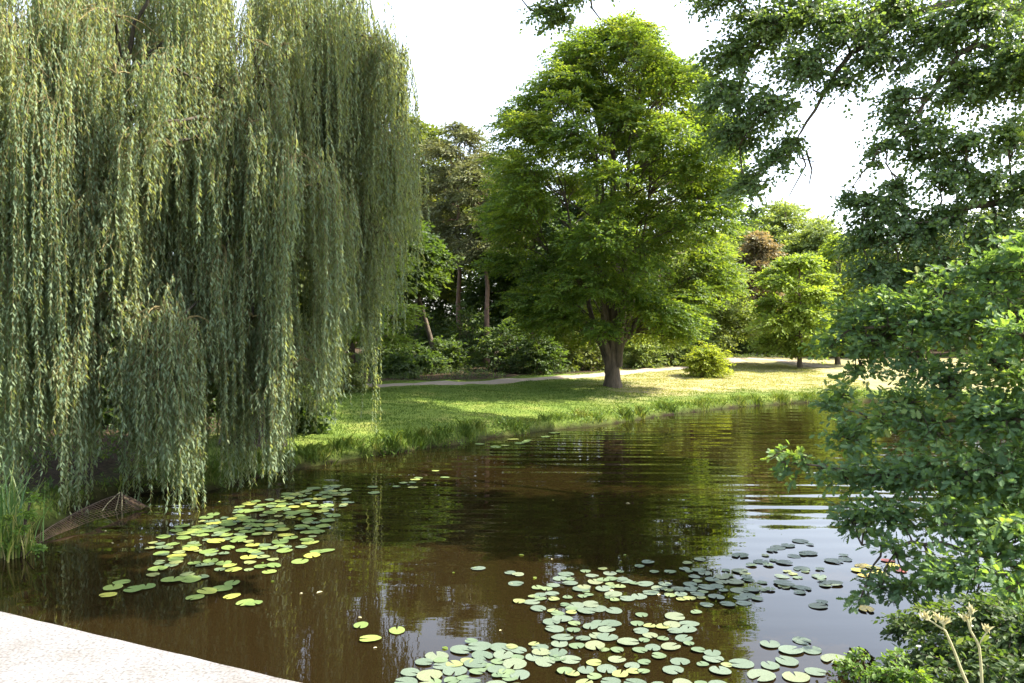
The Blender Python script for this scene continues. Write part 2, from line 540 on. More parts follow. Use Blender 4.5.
# ------------------------------------------------------------------ bridge parapet
gmat, n, l, b = mat_new("pale_granite")
tc = n.new("ShaderNodeTexCoord")
n1 = n.new("ShaderNodeTexNoise"); n1.inputs['Scale'].default_value = 90; n1.inputs['Detail'].default_value = 4
n2 = n.new("ShaderNodeTexNoise"); n2.inputs['Scale'].default_value = 7; n2.inputs['Detail'].default_value = 5
vo = n.new("ShaderNodeTexVoronoi"); vo.inputs['Scale'].default_value = 170
for q in (n1, n2, vo):
    l.new(tc.outputs['Object'], q.inputs['Vector'])
r1 = ramp(n, [(.34, (.10, .094, .092)), (.5, (.168, .170, .175)), (.66, (.215, .217, .222))]); l.new(n1.outputs[0], r1.inputs[0])
r2 = ramp(n, [(.33, (.74, .69, .64)), (.62, (1, 1, 1))]); l.new(n2.outputs[0], r2.inputs[0])
r3 = ramp(n, [(.0, (.45, .42, .42)), (.30, (1, 1, 1))]); l.new(vo.outputs['Distance'], r3.inputs[0])
ma = n.new("ShaderNodeMixRGB"); ma.blend_type = 'MULTIPLY'; ma.inputs[0].default_value = .8; l.new(r1.outputs[0], ma.inputs[1]); l.new(r2.outputs[0], ma.inputs[2])
mb_ = n.new("ShaderNodeMixRGB"); mb_.blend_type = 'MULTIPLY'; mb_.inputs[0].default_value = .5; l.new(ma.outputs[0], mb_.inputs[1]); l.new(r3.outputs[0], mb_.inputs[2])
l.new(mb_.outputs[0], b.inputs['Base Color'])
b.inputs['Roughness'].default_value = .8
bp = n.new("ShaderNodeBump"); bp.inputs['Strength'].default_value = .5; bp.inputs['Distance'].default_value = .004
l.new(n1.outputs[0], bp.inputs['Height']); l.new(bp.outputs[0], b.inputs['Normal'])

PZ = 1.9
e0, e1 = G(0, 610, PZ)[:2], G(310, 683, PZ)[:2]
ed = nrm(e1 - e0)
en = np.array([ed[1], -ed[0]])          # towards the camera side
def slab(mb, a, b_, w0, w1, z0, z1, bev=.02):
    """a straight stone beam along a->b_, from offset w0 to w1 across, z0 to z1, with softened top edges"""
    prof = [(w0, z0), (w0, z1 - bev), (w0 + bev * .35, z1 - bev * .35), (w0 + bev, z1), (w1 - bev, z1), (w1 - bev * .35, z1 - bev * .35), (w1, z1 - bev), (w1, z0)]
    k = len(prof)
    L = np.linalg.norm(b_ - a)
    m = max(2, int(L / .12))
    r = rng_(7)
    V = []
    for i in range(m + 1):
        p = a + (b_ - a) * i / m
        for j, (w, z) in enumerate(prof):
            q = p + en * (w + (r.normal(0, .0016) if 1 <= j <= 3 else 0))
            V.append((q[0], q[1], z + (r.normal(0, .0012) if 1 <= j <= 5 else 0)))
    f = [[i * k + j, i * k + (j + 1) % k, (i + 1) * k + (j + 1) % k, (i + 1) * k + j] for i in range(m) for j in range(k)]
    mb.add(V, [f, [list(range(k))[::-1], list(range(m * k, m * k + k))]])
wall = thing("stone_parapet", "pale speckled granite parapet of the bridge above the brown water", "parapet")
A, B = e0 - ed * 5.0, e0 + ed * 3.6
mb = MB()
cuts = [0, 2.35, 4.7, 7.0, 8.6]
for c0, c1 in zip(cuts[:-1], cuts[1:]):
    slab(mb, A + ed * (c0 + .004), A + ed * (c1 - .004), 0, .75, PZ - .20, PZ, .012)
mb.build("coping", gmat, wall)
mb = MB(); slab(mb, A, B, .06, .69, -.7, PZ - .202, .004)
mb.build("wall", gmat, wall)
put(wall, (*((A + B) / 2 + en * .37), 0))
mb = MB(); slab(mb, A, B, .70, 5.0, 1.0, 1.35, .02)
kind(mb.build("bridge_deck", gmat), "structure")

# ------------------------------------------------------------------ tree building
def fib_dirs(rng, n, zmin=-1.0):
    i = np.arange(n) + .5
    z = 1 - (1 - zmin) * i / n
    a = i * 2.39996 + rng.random() * 6
    r = np.sqrt(np.maximum(0, 1 - z * z))
    return np.stack([r * np.cos(a), r * np.sin(a), z], 1)

def profile_lobes(rng, base, zs, rs, n, size, flat=.62, depth=.72, squash=1.0):
    """clump centres and radii over a crown whose radius at height zs is rs (heights above base)"""
    zs, rs = np.array(zs, float), np.array(rs, float)
    zz = np.linspace(zs[0], zs[-1], 200)
    rr = np.interp(zz, zs, rs)
    w = np.cumsum(rr + .25 * rr.max()); w /= w[-1]
    u = (np.arange(n) + rng.random(n)) / n
    z = np.interp(u, w, zz)
    R = np.interp(z, zs, rs)
    a = np.arange(n) * 2.39996 + rng.normal(0, .35, n)
    rad = np.maximum(R - size * .55, 0) * np.where(rng.random(n) < .75, rng.uniform(.88, 1.08, n), rng.uniform(.25, .75, n))
    c = np.stack([rad * np.cos(a), rad * np.sin(a) * squash, z], 1) + np.asarray(base)[None]
    s = size * rng.uniform(.75, 1.3, n)
    s = np.minimum(s, np.maximum(R * .9, size * .5))
    return c, np.stack([s, s, s * flat], 1)

def crown(mb, rng, C, R, axis_xy, n, m, Ls, L, W, shape, droop=.2, twig=.006, up=.9, shell=.45, zmin=-.75, branch=.35, limb_pts=None, tonew=.5, spread=1.0, jit=.45):
    """fills clumps with leafy twigs; returns nothing, adds twigs as material slot 1"""
    wgt = (R.prod(axis=1)) ** (2 / 3)
    li = rng.choice(len(C), n, p=wgt / wgt.sum())
    u = rng.normal(size=(n, 3)); u = nrm(u)
    u[:, 2] = np.where(u[:, 2] < zmin, -u[:, 2], u[:, 2])
    rad = shell + (1 - shell) * rng.random(n) ** .6
    rad *= 1 + .22 * rng.normal(size=n) * .6
    p = C[li] + u * R[li] * rad[:, None]
    out = p - np.array([axis_xy[0], axis_xy[1], 0])[None]
    out[:, 2] = 0
    d = nrm(out) * .75 + u * .75 + rng.normal(0, .35, (n, 3))
    d[:, 2] = d[:, 2] * .6 - droop
    nv = np.array([0, 0, up])[None] + u * .35 + rng.normal(0, .3, (n, 3))
    lt = rng.random(len(C))
    tone = np.clip(lt[li] * tonew + rng.random(n) * (1 - tonew), 0, 1)
    p0 = p - nrm(d) * Ls * .5
    sprays(mb, rng, p0, d, nv, m, Ls, L, W, shape, 0, spread, twig, droop, tone, jit)
    if branch > 0:
        k = int(n * branch)
        sel = rng.choice(n, k, replace=False)
        if limb_pts is not None:
            lp = limb_pts[li[sel]]                       # (k, kk, 3)
            tt = rng.integers(lp.shape[1] // 2, lp.shape[1], k)
            a = lp[np.arange(k), tt]
        else:
            a = C[li[sel]] - np.array([0, 0, 1]) * R[li[sel], 2:3] * .4
        e = p0[sel]
        mid = (a + e) / 2 + rng.normal(0, .06, (k, 3)) * np.linalg.norm(e - a, axis=1, keepdims=True)
        mid[:, 2] += .08 * np.linalg.norm(e - a, axis=1)
        t = np.linspace(0, 1, 4)[None, :, None]
        pl = (1 - t) ** 2 * a[:, None] + 2 * t * (1 - t) * mid[:, None] + t * t * e[:, None]
        tubes(mb, pl, np.array([2.6, 2.0, 1.5, .9]) * max(twig, .004), 3, 1)

def limbs_to(rng, trunk_line, C, lo, hi, rise=.55, k=7, wob=.05):
    """a curved limb from the trunk to every clump"""
    out, rad = [], []
    z0, z1 = trunk_line[0, 2], trunk_line[-1, 2]
    for c in C:
        f = np.clip((c[2] - z0) / max(z1 - z0, .1), 0, 1.2)
        at = np.clip(lo + (hi - lo) * f * rng.uniform(.7, 1.1), lo, hi)
        za = z0 + at * (z1 - z0)
        a = np.array([np.interp(za, trunk_line[:, 2], trunk_line[:, i]) for i in range(3)])
        if c[2] < a[2] + .2:
            a[2] = max(z0 + lo * (z1 - z0), min(a[2], c[2] - .1 + .5))
        ctl = a + (c - a) * np.array([.35, .35, rise]) + np.array([0, 0, .12 * np.linalg.norm((c - a)[:2])])
        pl = bez(a, ctl, c, k)
        pl[1:-1] += rng.normal(0, wob, (k - 2, 3))
        out.append(pl)
    return np.array(out)

def trunk_mesh(mb, line, r0, r1, sides=14, flare=1.5, seed=0, mat=0):
    r = rng_(seed)
    k = 16
    t = np.linspace(0, 1, k) ** 1.35
    z = np.linspace(0, 1, len(line))
    p = np.stack([np.interp(t, z, line[:, i]) for i in range(3)], 1)
    rad = r0 + (r1 - r0) * t
    rad = rad * (1 + (flare - 1) * np.exp(-t * 16))
    p[0, 2] -= .25
    ang = np.arange(sides) / sides * 2 * math.pi
    lob = 1 + .10 * np.cos(ang * 3 + r.random() * 6)[None] * np.exp(-t * 4)[:, None] + .14 * np.cos(ang * 5 + r.random() * 6)[None] * np.exp(-t * 20)[:, None] + r.normal(0, .025, (k, sides))
    ring = p[:, None].repeat(sides, 1)
    ring[..., 0] += rad[:, None] * lob * np.cos(ang)
    ring[..., 1] += rad[:, None] * lob * np.sin(ang)
    i = np.arange(k - 1)[:, None] * sides; j = np.arange(sides)[None]
    f = np.stack([i + j, i + (j + 1) % sides, i + sides + (j + 1) % sides, i + sides + j], -1).reshape(-1, 4)
    mb.add(ring.reshape(-1, 3), [f, [list(range((k - 1) * sides, k * sides))]], mat)

def wood_tree(name, label, cat, base, zs, rs, seed, leafm, barkm='bark', nlobe=26, size=1.4, n=900, m=14, Ls=.9, L=.34, W=.2, shape='diamond',
              tr=.2, lean=(0, 0), group=None, lo=.3, hi=.9, flat=.65, droop=.15, th=None, den=1.5, squash=1.0, shell=.4):
    r = rng_(seed)
    base = np.array(base, float)
    top = zs[-1] * .86 if th is None else th
    line = np.array([base + np.array([lean[0] * (f ** 1.3), lean[1] * (f ** 1.3), top * f]) + (r.normal(0, .06, 3) * np.array([1, 1, 0]) if 0 < f < 1 else 0) for f in np.linspace(0, 1, 8)])
    C, R = profile_lobes(r, base + np.array([lean[0], lean[1], 0]) * .85, zs, rs, nlobe, size, flat, squash=squash)
    t = thing(name, label, cat, group)
    mb = MB(); trunk_mesh(mb, line, tr, tr * .25, 9, 1.35, seed)
    lp = limbs_to(r, line, C, lo, hi)
    tubes(mb, lp, np.linspace(tr * .35, tr * .07, lp.shape[1]), 5)
    mb.build("trunk", M[barkm], t, True)
    mb = MB()
    crown(mb, r, C, R, base[:2] + np.array(lean) * .8, int(n * den), m, Ls, L, W, shape, droop, .012, shell=shell, limb_pts=lp, branch=.12)
    mb.build("crown", [M[leafm], M['twig']], t)
    return put(t, base)

def shrub(name, label, cat, base, rx, ry, hz, seed, leafm, n=220, m=14, Ls=.4, L=.14, W=.08, group=None, shape='diamond', lobes=9, droop=.1):
    r = rng_(seed)
    base = np.array(base, float)
    d = fib_dirs(r, lobes, .02)
    C = base + d * np.array([rx, ry, hz]) * .6 + np.array([0, 0, .15 * hz])
    R = np.stack([np.full(lobes, rx * .48), np.full(lobes, ry * .48), np.full(lobes, hz * .42)], 1) * r.uniform(.8, 1.2, (lobes, 1))
    t = thing(name, label, cat, group)
    mb = MB()
    st_ = np.array([bez(base + r.normal(0, .06, 3) * np.array([1, 1, 0]) - np.array([0, 0, .05]), base + (c - base) * np.array([.3, .3, .6]), c, 5) for c in C])
    tubes(mb, st_, np.linspace(.03, .008, 5), 4)
    mb.build("stem", M['twig'], t, True)
    mb = MB()
    crown(mb, r, C, R, base[:2], n, m, Ls, L, W, shape, droop, .006, limb_pts=st_, branch=.15, zmin=-.9, shell=.5)
    mb.build("foliage", [M[leafm], M['twig']], t)
    return put(t, base)

# ------------------------------------------------------------------ weeping willow
rw = rng_(11)
wt = thing("weeping_willow", "huge weeping willow with curtains of drooping grey green twigs over the water", "tree")
wb = np.array([-6.1, 18.8, H(-6.1, 18.8)])
line = np.array([wb + np.array(q) for q in [(0, 0, 0), (.05, 0, 1.3), (-.05, .1, 2.6), (-.25, .1, 4.0), (-.5, 0, 5.6), (-.7, -.1, 7.2), (-.9, 0, 9.0)]])
mb = MB(); trunk_mesh(mb, line, .52, .16, 16, 1.5, 3); mb.build("trunk", M['bark_willow'], wt, True)
HEADS = [  # px, py of the arched top, depth, spread, hanging length, strands
    (60, 100, 13.6, .95, 6.9, 130), (8, 55, 13.2, 1.0, 7.2, 130), (-55, 80, 13.6, 1.2, 7.2, 110), (165, 305, 13.6, .62, 3.35, 150),
    (290, 155, 14.6, .85, 5.2, 170), (318, 185, 15.0, .6, 4.4, 80), (120, 190, 14.2, .8, 5.3, 110), (215, 320, 14.8, .6, 2.9, 90),
    (250, 75, 15.2, 1.0, 6.5, 120), (190, 35, 15.2, 1.1, 7.0, 130), (115, 10, 14.8, 1.1, 7.4, 130), (40, -30, 14.5, 1.2, 8, 110),
    (335, 170, 16.4, .5, 5.2, 70), (348, 18, 17.2, .55, 6.2, 90), (380, 42, 17.5, .38, 6.4, 75), (404, 55, 17.6, .22, 4.4, 40), (366, 110, 17.4, .45, 5.9, 80),
    (395, 150, 18.0, .32, 3.6, 55), (330, 50, 17.0, .7, 7.0, 90), (300, -15, 17.2, 1.2, 7.4, 120), (240, -60, 17.4, 1.5, 8.2, 130), (150, -80, 17, 1.6, 8.6, 130),
    (60, -60, 16.2, 1.5, 8.4, 120), (-30, -40, 15.2, 1.5, 8.2, 110), (-110, 0, 15.5, 1.6, 8, 100), (100, -50, 21, 1.8, 8.4, 100), (200, -70, 21.5, 1.8, 8.4, 100),
    (300, -10, 20.8, 1.4, 7.2, 100), (0, -30, 20, 1.8, 8.4, 80), (250, 190, 18, 1.0, 5.0, 70), (60, 200, 17.5, 1.0, 5.2, 60), (150, 170, 17.8, 1.0, 5.2, 60),
    (355, 200, 19.5, .6, 5.3, 60), (200, 180, 16.0, .9, 4.6, 80), (20, 260, 13.4, .7, 4.1, 110), (85, 330, 13.5, .5, 2.9, 80), (250, 330, 15.6, .6, 2.9, 80), (295, 330, 16.2, .5, 2.6, 50),
]
HEADS += [(100, -45, 15.4, 1.2, 5, 110), (230, -45, 15.6, 1.2, 5, 120), (300, -30, 15.8, .9, 4.5, 90), (165, -40, 15.2, 1.0, 4.5, 100), (350, 0, 16.6, .5, 3.5, 60)]
for _ in range(96):
    _x = rw.uniform(-30, 385)
    _y = rw.uniform(20, 385 if _x < 300 else 250)
    _d = rw.uniform(13.0, 14.0) if _x < 200 else (rw.uniform(14, 15.2) if _x < 300 else rw.uniform(16, 17))
    HEADS.append((_x, _y, _d + .3, rw.uniform(.3, .85), rw.uniform(1.0, 3.2), int(rw.uniform(50, 95))))
GAPS = [(113, 9, 300), (302, 9, 245), (212, 7, 375), (258, 6, 300), (350, 9, 330), (52, 6, 340), (104, 8, 135), (334, 6, 400), (318, 8, 425), (345, 14, 405)]
mbc = MB()
limb_specs = []
strand_p, strand_r, lc, ld, ln, lr = [], [], [], [], [], []
K = 9
for hi_, (px, py, Yd, sp, Ln, ns) in enumerate(HEADS):
    hc = P(px, py, Yd)
    limb_specs.append((hc, sp))
    ns = int(ns * 1.05); nt = max(4, ns // 14)
    ta = rw.random(nt) * 2 * math.pi
    tr_ = sp * np.sqrt(rw.random(nt)) * 1.0
    tz = -(tr_ / sp) ** 2 * sp * .55
    tuft = hc[None] + np.stack([tr_ * np.cos(ta), tr_ * np.sin(ta), tz], 1)
    tl = Ln * rw.uniform(.62, 1.08, nt)
    tone_t = rw.random(nt) * .6 + rw.random() * .4
    arcs = np.array([bez(hc - np.array([0, 0, .10]), (hc + q) / 2 + np.array([0, 0, .12 + .15 * sp]), q, 5) for q in tuft])
    tubes(mbc, arcs, np.linspace(.020, .007, 5), 4, 1)
    ti = rw.integers(0, nt, ns)
    s0 = tuft[ti] + rw.normal(0, 1, (ns, 3)) * np.array([.13, .13, .22])
    s0[:, 2] += rw.uniform(-.1, .35, ns) * .5
    out = nrm(tuft[ti] - hc[None] + rw.normal(0, .1, (ns, 3)))
    out[:, 2] = 0
    ln_ = tl[ti] * np.where(rw.random(ns) < .55, rw.uniform(.78, 1.03, ns), rw.uniform(.15, .75, ns))
    # narrow openings between the curtains of twigs
    spx = 512 + FOC * (s0[:, 0] + .15 * out[:, 0]) / s0[:, 1]
    for gx_, gw, gy_ in GAPS:
        zcut = CAM_H + (HORIZON - gy_) / FOC * s0[:, 1]
        hit = np.abs(spx - gx_ - 3 * np.sin(s0[:, 1] * 3)) < gw
        ln_ = np.where(hit, np.clip(s0[:, 2] - zcut - rw.uniform(-.3, .5, ns), .3, ln_), ln_)
    ln_ = np.minimum(ln_, s0[:, 2] - .05)
    ln_ = np.maximum(ln_, .35)
    t = np.linspace(0, 1, K)
    sw = rw.normal(0, .05, (ns, 2))
    dist = t[None] * ln_[:, None]
    off = (.28 * (1 - np.exp(-dist / .35)))[..., None] * out[:, None] * rw.uniform(.3, 1.1, ns)[:, None, None]
    pl = s0[:, None] + off
    rise = .22 * np.exp(-((dist - .18) / .16) ** 2) * rw.uniform(.2, 1, ns)[:, None]
    pl[..., 2] += -dist + rise * .6
    pl[..., 0] += sw[:, :1] * (t ** 2)[None] * ln_[:, None] * .35 + rw.normal(0, .02, (ns, K))
    pl[..., 1] += sw[:, 1:] * (t ** 2)[None] * ln_[:, None] * .35 + rw.normal(0, .02, (ns, K))
    strand_p.append(pl)
    for i in range(ns):
        q = int(ln_[i] * 30) + 3
        tt = (np.arange(q) + rw.random(q)) / q
        c = np.stack([np.interp(tt, t, pl[i, :, a]) for a in range(3)], 1)
        th = rw.random(q) * 2 * math.pi
        dn = np.stack([np.cos(th) * .6, np.sin(th) * .6, -1 + rw.normal(0, .25, q)], 1)
        nn = np.stack([np.cos(th + rw.normal(0, .5, q)), np.sin(th + rw.normal(0, .5, q)), .5 + rw.normal(0, .3, q)], 1)
        lc.append(c); ld.append(dn); ln.append(nn)
        lr.append(np.clip(tone_t[ti[i]] * .45 + rw.random() * .25 + rw.random(q) * .3, 0, 1))
sp_ = np.concatenate(strand_p)
tubes(mbc, sp_, np.linspace(.0048, .0022, K), 3, 1)
lc, ld, ln, lr = map(np.concatenate, (lc, ld, ln, lr))
sz = rw.uniform(.7, 1.25, len(lc))
leaves(mbc, lc, ld, ln, .098 * sz, .029 * sz, 'narrow', 0, lr)
mbc.build("crown", [M['willow'], M['twig_willow']], wt)
# limbs: a few big ones from the trunk, the rest fork from them
big = [P(120, 90, 15.6), P(60, 10, 16.5), P(220, 20, 17), P(300, 60, 17.5), P(170, -40, 19.5), P(40, 60, 15), P(270, 150, 16)]
bl = []
for q in big:
    f = rw.uniform(.3, .75)
    a = np.array([np.interp(f, np.linspace(0, 1, 7), line[:, i]) for i in range(3)])
    c = a + (q - a) * np.array([.45, .45, .75]) + np.array([0, 0, .9])
    pl = bez(a, c, q, 9); pl[1:-1] += rw.normal(0, .08, (7, 3))
    bl.append(pl)
    mb = MB(); tubes(mb, pl[None], np.linspace(.20, .06, 9), 8); mb.build("limb", M['bark_willow'], wt, True)
allp = np.concatenate(bl)
mb = MB()
for hc, sp in limb_specs:
    dd = np.linalg.norm((allp - hc) * np.array([1, 1, .6]), axis=1) + np.where(allp[:, 2] > hc[2] + 1.0, 3, 0)
    a = allp[np.argmin(dd)]
    c = (a + hc) / 2 + np.array([0, 0, .25 + .12 * np.linalg.norm(hc - a)])
    pl = bez(a, c, hc, 8); pl[1:-1] += rw.normal(0, .04, (6, 3))
    mb = MB(); tubes(mb, pl[None], np.linspace(.055, .02, 8), 5); mb.build("branch", M['bark_willow'], wt, True)
put(wt, wb)

# ------------------------------------------------------------------ the big tree on the lawn
rm = rng_(21)
mbase = GT(613, 387)
mt = thing("hornbeam_tree", "large round crowned broadleaf tree standing alone on the lawn by the path", "tree")
sc_ = mbase[1] / FOC
HT = (387 - 22) * sc_
prof = [(335, .15), (325, 1.5), (300, 95), (280, 112), (250, 128), (215, 132), (180, 130), (150, 118), (110, 101), (85, 86), (62, 66), (42, 44), (27, 16)]
zs = [(387 - 338) * sc_] + [(387 - y) * sc_ for y, _ in prof[2:]]
rs = [80 * sc_] + [r * sc_ for _, r in prof[2:]]
C, R = profile_lobes(rm, mbase, zs, rs, 130, 1.15, .58)
# lower left and right skirts of the crown, as in the photograph
extra = [(560, 68, .3, .85), (545, 88, -.6, .95), (660, 66, 0, .9), (676, 90, -.5, .95), (690, 115, .4, 1.0), (522, 122, .2, 1.0), (602, 42, -.5, .8), (632, 42, .5, .8), (582, 54, .8, .85), (648, 54, -.8, .85), (535, 105, 1.0, 1.0), (704, 145, -.6, 1.0), (508, 158, -.4, 1.0), (716, 178, .6, 1.0), (575, 90, -1.8, 1.0), (640, 85, -1.8, 1.0), (610, 120, -2.4, 1.0), (560, 135, -2.2, 1.0), (665, 140, -2.2, 1.0), (520, 300, -1, 1.1), (500, 265, .5, 1.1), (540, 318, -1.5, 1.0), (690, 325, 0, 1.0), (700, 295, -1, 1.0), (725, 285, .5, .9), (560, 300, -3, 1.0), (640, 310, -3, .9), (600, 290, -3.5, 1.0), (575, 322, -2, .8)]
C = np.concatenate([C, [P(x, y, mbase[1] + dy) for x, y, dy, _ in extra]])
R = np.concatenate([R, [[q, q, q * .55] for *_, q in extra]])
line = np.array([mbase + np.array(q) for q in [(0, 0, 0), (-.02, 0, .7), (-.05, 0, 1.5), (0, 0, 2.6), (.05, 0, 5.0), (0, 0, 8.0), (-.05, 0, 11.5)]])
mb = MB(); trunk_mesh(mb, line, .335, .10, 18, 1.28, 5)
mb.build("trunk", M['bark'], mt, True)
# stems that leave the short bole and fan upwards
stems = []
for i, (ax, az, r0, z0) in enumerate([(-.9, 9.5, .17, 1.0), (.55, 10.5, .19, 1.3), (1.7, 8.5, .16, 1.6), (-1.9, 8.0, .15, 1.4), (.2, 9.0, .15, 1.9), (-.5, 10, .14, 2.1), (2.6, 6.0, .13, 2.0), (-2.8, 5.8, .13, 1.9), (1.0, 7.0, .13, 2.3)]):
    ay = rm.uniform(-1.8, 1.8)
    a = mbase + np.array([.22 * np.sign(ax), .05 * ay, z0 - .4])
    e = mbase + np.array([ax, ay, az])
    pl = bez(a, a + (e - a) * np.array([.55, .5, .35]), e, 10)
    pl[1:-1] += rm.normal(0, .03, (8, 3))
    stems.append(pl)
    mb = MB(); tubes(mb, pl[None], np.linspace(r0, r0 * .3, 10), 8); mb.build("limb", M['bark'], mt, True)
sp_all = np.concatenate([s[2:] for s in stems])
lp = []
for c in C:
    dv = sp_all - c
    cost = np.linalg.norm(dv[:, :2], axis=1) + np.abs(dv[:, 2] + 1.2) * .9
    a = sp_all[np.argmin(cost)]
    pl = bez(a, a + (c - a) * np.array([.4, .4, .6]) + np.array([0, 0, .15]), c, 7)
    pl[1:-1] += rm.normal(0, .03, (5, 3))
    lp.append(pl)
lp = np.array(lp)
mb = MB()
tubes(mb, lp, np.linspace(.038, .01, 7), 5, 1)
crown(mb, rm, C, R, mbase[:2], 13500, 18, .62, .18, .105, 'diamond', .16, .005, up=1.1, shell=.3, limb_pts=lp, branch=.2, tonew=.45, jit=.42)
mb.build("crown", [M['main'], M['bark']], mt)
put(mt, mbase)

# ------------------------------------------------------------------ trees of the wood behind the path
def base_at(px, Yd):
    x = (px - 512) / FOC * Yd
    return np.array([x, Yd, H(x, Yd)])
def ztop(py, Yd, b):
    return P(512, py, Yd)[2] - b[2]
GR = "trees of the wood behind the path"
def T(name, label, px, Yd, top, wpx, low, seed, leafm, **kw):
    """tree at column px and depth Yd; its top shows at row top, its crown is wpx pixels wide and starts at row low"""
    b = base_at(px, Yd)
    z1, z0 = ztop(top, Yd, b), max(.6, ztop(low, Yd, b))
    w = wpx / 2 / FOC * Yd
    zs = [z0, z0 + (z1 - z0) * .2, z0 + (z1 - z0) * .5, z0 + (z1 - z0) * .8, z1]
    rs = [w * .55, w * .95, w, w * .68, w * .12]
    kw.setdefault('size', w * .36)
    return wood_tree(name, label, "tree", b, zs, rs, seed, leafm, group=GR, **kw)

T("pine_tree", "tall olive crowned pine with straight reddish trunk beside the willow", 459, 50, 119, 86, 250, 31, 'pine', barkm='bark_pine', tr=.18, nlobe=26, n=1000, L=.30, W=.10, flat=.45, lo=.6)
T("pine_tree", "pine with bare reddish trunk left of the big lawn tree", 486, 47, 150, 70, 265, 32, 'pine', barkm='bark_pine', tr=.18, nlobe=20, n=800, L=.30, W=.10, flat=.45, lo=.6)
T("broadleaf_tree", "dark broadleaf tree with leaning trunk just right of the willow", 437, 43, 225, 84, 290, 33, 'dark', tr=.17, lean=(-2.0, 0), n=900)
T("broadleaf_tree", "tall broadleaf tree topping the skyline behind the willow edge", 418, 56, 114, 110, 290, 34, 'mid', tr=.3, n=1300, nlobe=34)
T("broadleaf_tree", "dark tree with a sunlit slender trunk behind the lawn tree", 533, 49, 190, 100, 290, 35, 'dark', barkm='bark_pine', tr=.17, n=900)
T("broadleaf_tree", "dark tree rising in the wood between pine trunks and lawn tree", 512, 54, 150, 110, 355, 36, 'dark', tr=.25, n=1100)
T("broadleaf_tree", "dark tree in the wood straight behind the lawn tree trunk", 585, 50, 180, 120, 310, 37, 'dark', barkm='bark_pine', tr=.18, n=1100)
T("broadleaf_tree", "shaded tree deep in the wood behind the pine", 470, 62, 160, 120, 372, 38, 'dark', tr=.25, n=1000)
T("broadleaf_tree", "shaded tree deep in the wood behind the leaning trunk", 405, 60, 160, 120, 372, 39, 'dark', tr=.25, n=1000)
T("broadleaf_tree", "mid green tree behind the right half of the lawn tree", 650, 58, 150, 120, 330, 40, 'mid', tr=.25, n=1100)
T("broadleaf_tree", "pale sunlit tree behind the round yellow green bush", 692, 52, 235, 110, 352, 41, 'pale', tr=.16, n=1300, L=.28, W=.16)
T("broadleaf_tree", "large pale green tree on the skyline at the end of the path", 782, 72, 205, 130, 320, 42, 'pale', tr=.35, n=2600, nlobe=40)
T("broadleaf_tree", "green rounded tree on the skyline left of the path end", 735, 74, 222, 90, 320, 43, 'pale', tr=.3, n=1700)
T("copper_tree", "brownish copper leaved tree beside the end of the path", 754, 62, 228, 50, 335, 44, 'copper', tr=.25, n=900, nlobe=22)
T("maple_tree", "yellow green young tree with thin dark trunk on the far lawn", 800, 47, 252, 96, 350, 45, 'lime', tr=.13, nlobe=17, size=1.05, n=1000, L=.26, W=.17, flat=.42)
T("maple_tree", "yellow green tree half hidden by the oak branches on the bank", 838, 50, 235, 76, 345, 46, 'lime', tr=.14, n=900, L=.26, W=.17, flat=.42)
T("broadleaf_tree", "soft pale green tree filling the skyline right of the copper tree", 822, 68, 222, 110, 340, 56, 'pale', tr=.22, n=1900)
T("broadleaf_tree", "soft pale tree low behind the lawn tree right side", 705, 66, 232, 100, 345, 57, 'pale', tr=.22, n=1900)
T("broadleaf_tree", "pale tree at the far end of the lawn behind the oak twigs", 862, 64, 240, 100, 345, 58, 'pale', tr=.22, n=1000)
T("broadleaf_tree", "green tree across the far lawn seen through the oak leaves", 905, 60, 225, 120, 335, 47, 'mid', tr=.22, n=900)
T("broadleaf_tree", "green tree at the far lawn edge behind the bank oak", 985, 62, 210, 130, 335, 48, 'mid', tr=.22, n=900)
T("broadleaf_tree", "tree far behind the overhanging alder twigs", 1065, 60, 200, 130, 335, 49, 'mid', tr=.22, n=800)
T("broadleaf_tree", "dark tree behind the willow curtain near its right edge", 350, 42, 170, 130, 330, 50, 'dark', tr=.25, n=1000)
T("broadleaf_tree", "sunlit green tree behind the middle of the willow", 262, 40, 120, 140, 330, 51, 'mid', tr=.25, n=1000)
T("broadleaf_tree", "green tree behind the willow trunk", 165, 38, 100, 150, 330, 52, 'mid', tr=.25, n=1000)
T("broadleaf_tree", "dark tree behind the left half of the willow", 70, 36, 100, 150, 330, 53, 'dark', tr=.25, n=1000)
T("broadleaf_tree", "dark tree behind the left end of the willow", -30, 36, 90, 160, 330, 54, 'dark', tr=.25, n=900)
T("broadleaf_tree", "young tree with light green horizontal sprays touching the willow edge", 374, 32, 215, 92, 350, 55, 'lime', tr=.08, n=420, L=.2, W=.12, flat=.3, nlobe=16, Ls=.6)

